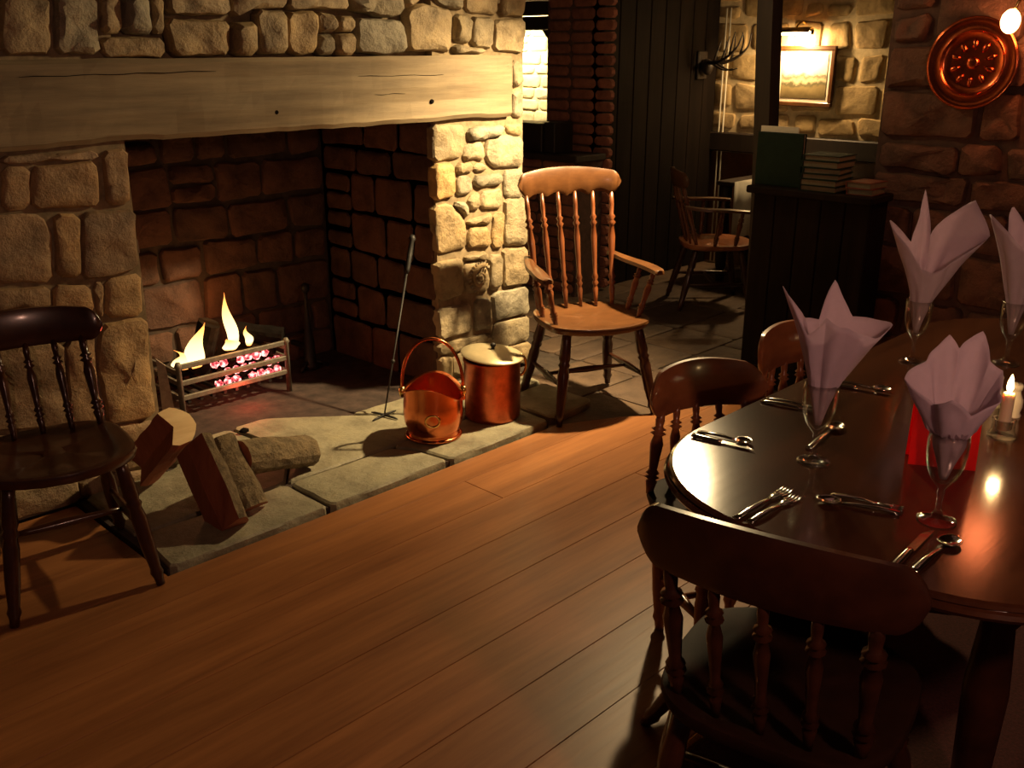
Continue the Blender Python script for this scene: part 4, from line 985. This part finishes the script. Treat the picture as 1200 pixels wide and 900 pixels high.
# ------------------------------------------------------------------ picture with its lamp on the far wall
pc = empty('framed_picture', (FX-.03,3.56,1.43), 0, 'framed landscape painting lit by a picture lamp on the stone wall', 'picture')
PW, PH = .23, .205
for a, b, c_, d_ in ((-PW,PW,PH-.03,PH),(-PW,PW,-PH,-PH+.03),(-PW,-PW+.03,-PH+.03,PH-.03),(PW-.03,PW,-PH+.03,PH-.03)): obj('frame_side', box(-.02,.012,a,b,c_,d_,.004), M['chair_oak'], pc)
obj('mount', box(-.002,.008,-PW+.03,PW-.03,-PH+.03,PH-.03), M['paper'], pc)
s = NT('landscape painting'); tc = s.n('ShaderNodeTexCoord'); sx = s.n('ShaderNodeSeparateXYZ'); s.l(tc.outputs['Generated'], sx.inputs[0]); nz = s.noise(tc.outputs['Generated'], 5, 6)
ad = s.n('ShaderNodeMath', operation='MULTIPLY_ADD'); s.l(nz, ad.inputs[0]); ad.inputs[1].default_value = .35; s.l(sx.outputs[2], ad.inputs[2])
s.l(s.ramp(ad.outputs[0], [(.20,(.10,.075,.035)),(.42,(.22,.17,.08)),(.50,(.10,.09,.05)),(.58,(.48,.42,.27)),(.66,(.17,.15,.10)),(.74,(.55,.53,.44)),(1,(.68,.66,.58))]), s.b.inputs['Base Color']); s.set(Roughness=.3)
obj('canvas', box(-.006,-.002,-PW+.055,PW-.055,-PH+.055,PH-.055), s.m, pc)
pl_ = lamp_root('picture_lamp', (FX-.02,3.60,1.72), 'brass picture lamp with glowing tube over the landscape painting')
obj('arm', tube(catmull([(.01,0,.06),(-.03,0,.075),(-.09,0,.05),(-.115,0,.02)],5), .007, 8), M['brass'], pl_, True)
obj('hood', [(x_, y_, z_) for x_, y_, z_ in []] and None or ([( -.115+.035*math.cos(a), yy, .0+.035*math.sin(a)) for yy in (-.12,.12) for a in [R(-20+22*i) for i in range(10)]], [(i, i+1, i+11, i+10) for i in range(9)]), M['brass'], pl_, True).modifiers.new('t','SOLIDIFY').thickness = .002
obj('tube', turned((-.118,-.11,-.002),(-.118,.11,-.002),[(0,.012),(.03,.014),(.97,.014),(1,.012)],12), M['tube'], pl_, True)
light('AREA', 'picture_light', (FX-.125,3.60,1.695), 15, (1.0,.64,.29), aim=(.45,0,-1), size=.05, size_y=.24)
light('POINT', 'picture_glow', (FX-.19,3.60,1.66), 8, (1.0,.64,.29), .03)

# ------------------------------------------------------------------ antlers, conduit, cloth table, alcove cabinet and lamp, added fill lamp
an = empty('antlers', (6.36,PY-.0,1.50), 0, 'dark branching antlers mounted high on the plank partition', 'antlers')
obj('mount_board', box(-.06,.06,-.022,.0,-.10,.10,.006), M['oak_dark'], an)
obj('skull', xf(lump(.045,.05,.06,4,.15,2), Matrix.Translation((0,-.06,-.01))), M['antler'], an, True)
for s_ in (-1, 1):
    main = catmull([(s_*.03,-.08,.02),(s_*.05,-.17,.02),(s_*.07,-.27,.06),(s_*.07,-.35,.13),(s_*.055,-.38,.22)], 5)
    obj('antler_beam', tube(main, [.016-.012*i/(len(main)-1) for i in range(len(main))], 8), M['antler'], an, True)
    for q0, q1, q2 in (((.05,-.11,.02),(.05,-.22,-.03),(.05,-.30,-.02)), ((.10,-.22,.04),(.09,-.25,.13),(.06,-.26,.20)), ((.12,-.29,.08),(.12,-.31,.17),(.08,-.31,.23)), ((.115,-.16,.03),(.08,-.18,.12),(.06,-.19,.17))):
        t = catmull([(s_*q0[0]*.6,q0[1],q0[2]),(s_*q1[0]*.6,q1[1],q1[2]),(s_*q2[0]*.6,q2[1],q2[2])], 5); obj('tine', tube(t, [.010-.007*i/(len(t)-1) for i in range(len(t))], 7), M['antler'], an, True)
for i, yy in enumerate((4.235, 4.20)):
    o = tag(obj('cable_conduit', tube([(FX-.03,yy,.0),(FX-.03,yy+.003,.9),(FX-.032,yy,1.9)], .006, 8), M['paper'], None, True), 'thin pale cable conduit running up the stone wall beside the partition', 'conduit', 'wall conduits')
ct = empty('cloth_table', (6.28,3.68,-.012), 0, 'small table with white hanging cloth behind the oak post', 'table')
obj('table_top', box(-.25,.25,-.45,.20,.70,.73,.004), M['oak_dark'], ct)
for x, y_ in ((-.2,-.4),(.2,-.4),(-.2,.15),(.2,.15)): obj('leg', turned((x,y_,0),(x,y_,.70),TL,10), M['oak_dark'], ct, True)
cl = tag(obj('tablecloth', None or (lambda: ([( 6.28+x_, 3.68+y_, z_) for x_, y_, z_ in [(-.262-.012*math.sin(i*1.3)*(1 if k else 0), -.46+.50*i/24, (.725 if k == 0 else .34+.02*math.sin(i*.8))) for i in range(25) for k in (0,1)]+[(.262,-.46,.725),(.262,.04,.725)]],
    [(i*2,i*2+2,i*2+3,i*2+1) for i in range(24)]+[tuple([i*2 for i in range(25)][::-1]+[50,51])[:0] or (0,50,51,48)]))(), M['cloth_white'], None, True), 'white cloth hanging over the edge of the small table', 'tablecloth')
cl.modifiers.new('t','SOLIDIFY').thickness = .002
cb = empty('cabinet', (5.03,4.72,.945), 0, 'low dark wooden cabinet with a small framed card on the half wall', 'cabinet')
obj('body', box(-.10,.10,-.14,.24,.0,.19,.006), M['oak_dark'], cb); obj('body_block', box(-.09,.10,-.25,-.15,.0,.20,.005), M['oak_dark'], cb)
fr_ = obj('framed_card', box(-.108,-.101,.035,.10,.045,.135,.001), M['iron_grey'], cb); obj('card_face', box(-.1095,-.108,.042,.093,.052,.128), M['green_cover'], fr_)
al = lamp_root('alcove_lamp', (5.75,6.05,2.14), 'small ceiling spot washing the cream alcove wall')
obj('lamp_can', lathe([(.05,0),(.05,-.12),(.046,-.12),(.046,-.02),(0,-.02)], 18), M['iron'], al, True, 40)
light('SPOT', 'alcove_light', (5.75,6.05,2.015), 220, (1.0,.80,.46), .04, (.55,-.06,-.6), 130, .6)
pe = lamp_root('fill_pendant', (.75,-.55,2.14), 'added red shaded fill lamp hanging out of view behind the dining area')
obj('cord', turned((0,0,-.12),(0,0,0),[(0,.003),(1,.003)],6), M['iron'], pe); obj('lamp_shade', lathe([(.05,-.12),(.12,-.24),(.118,-.24),(.048,-.12)], 24), M['bulb_red'], pe, True)
light('POINT', 'fill_light', (.75,-.55,1.86), 34, (1.0,.54,.38), .06)  # added fill brightening napkins and near floor; its fixture is invented, out of view
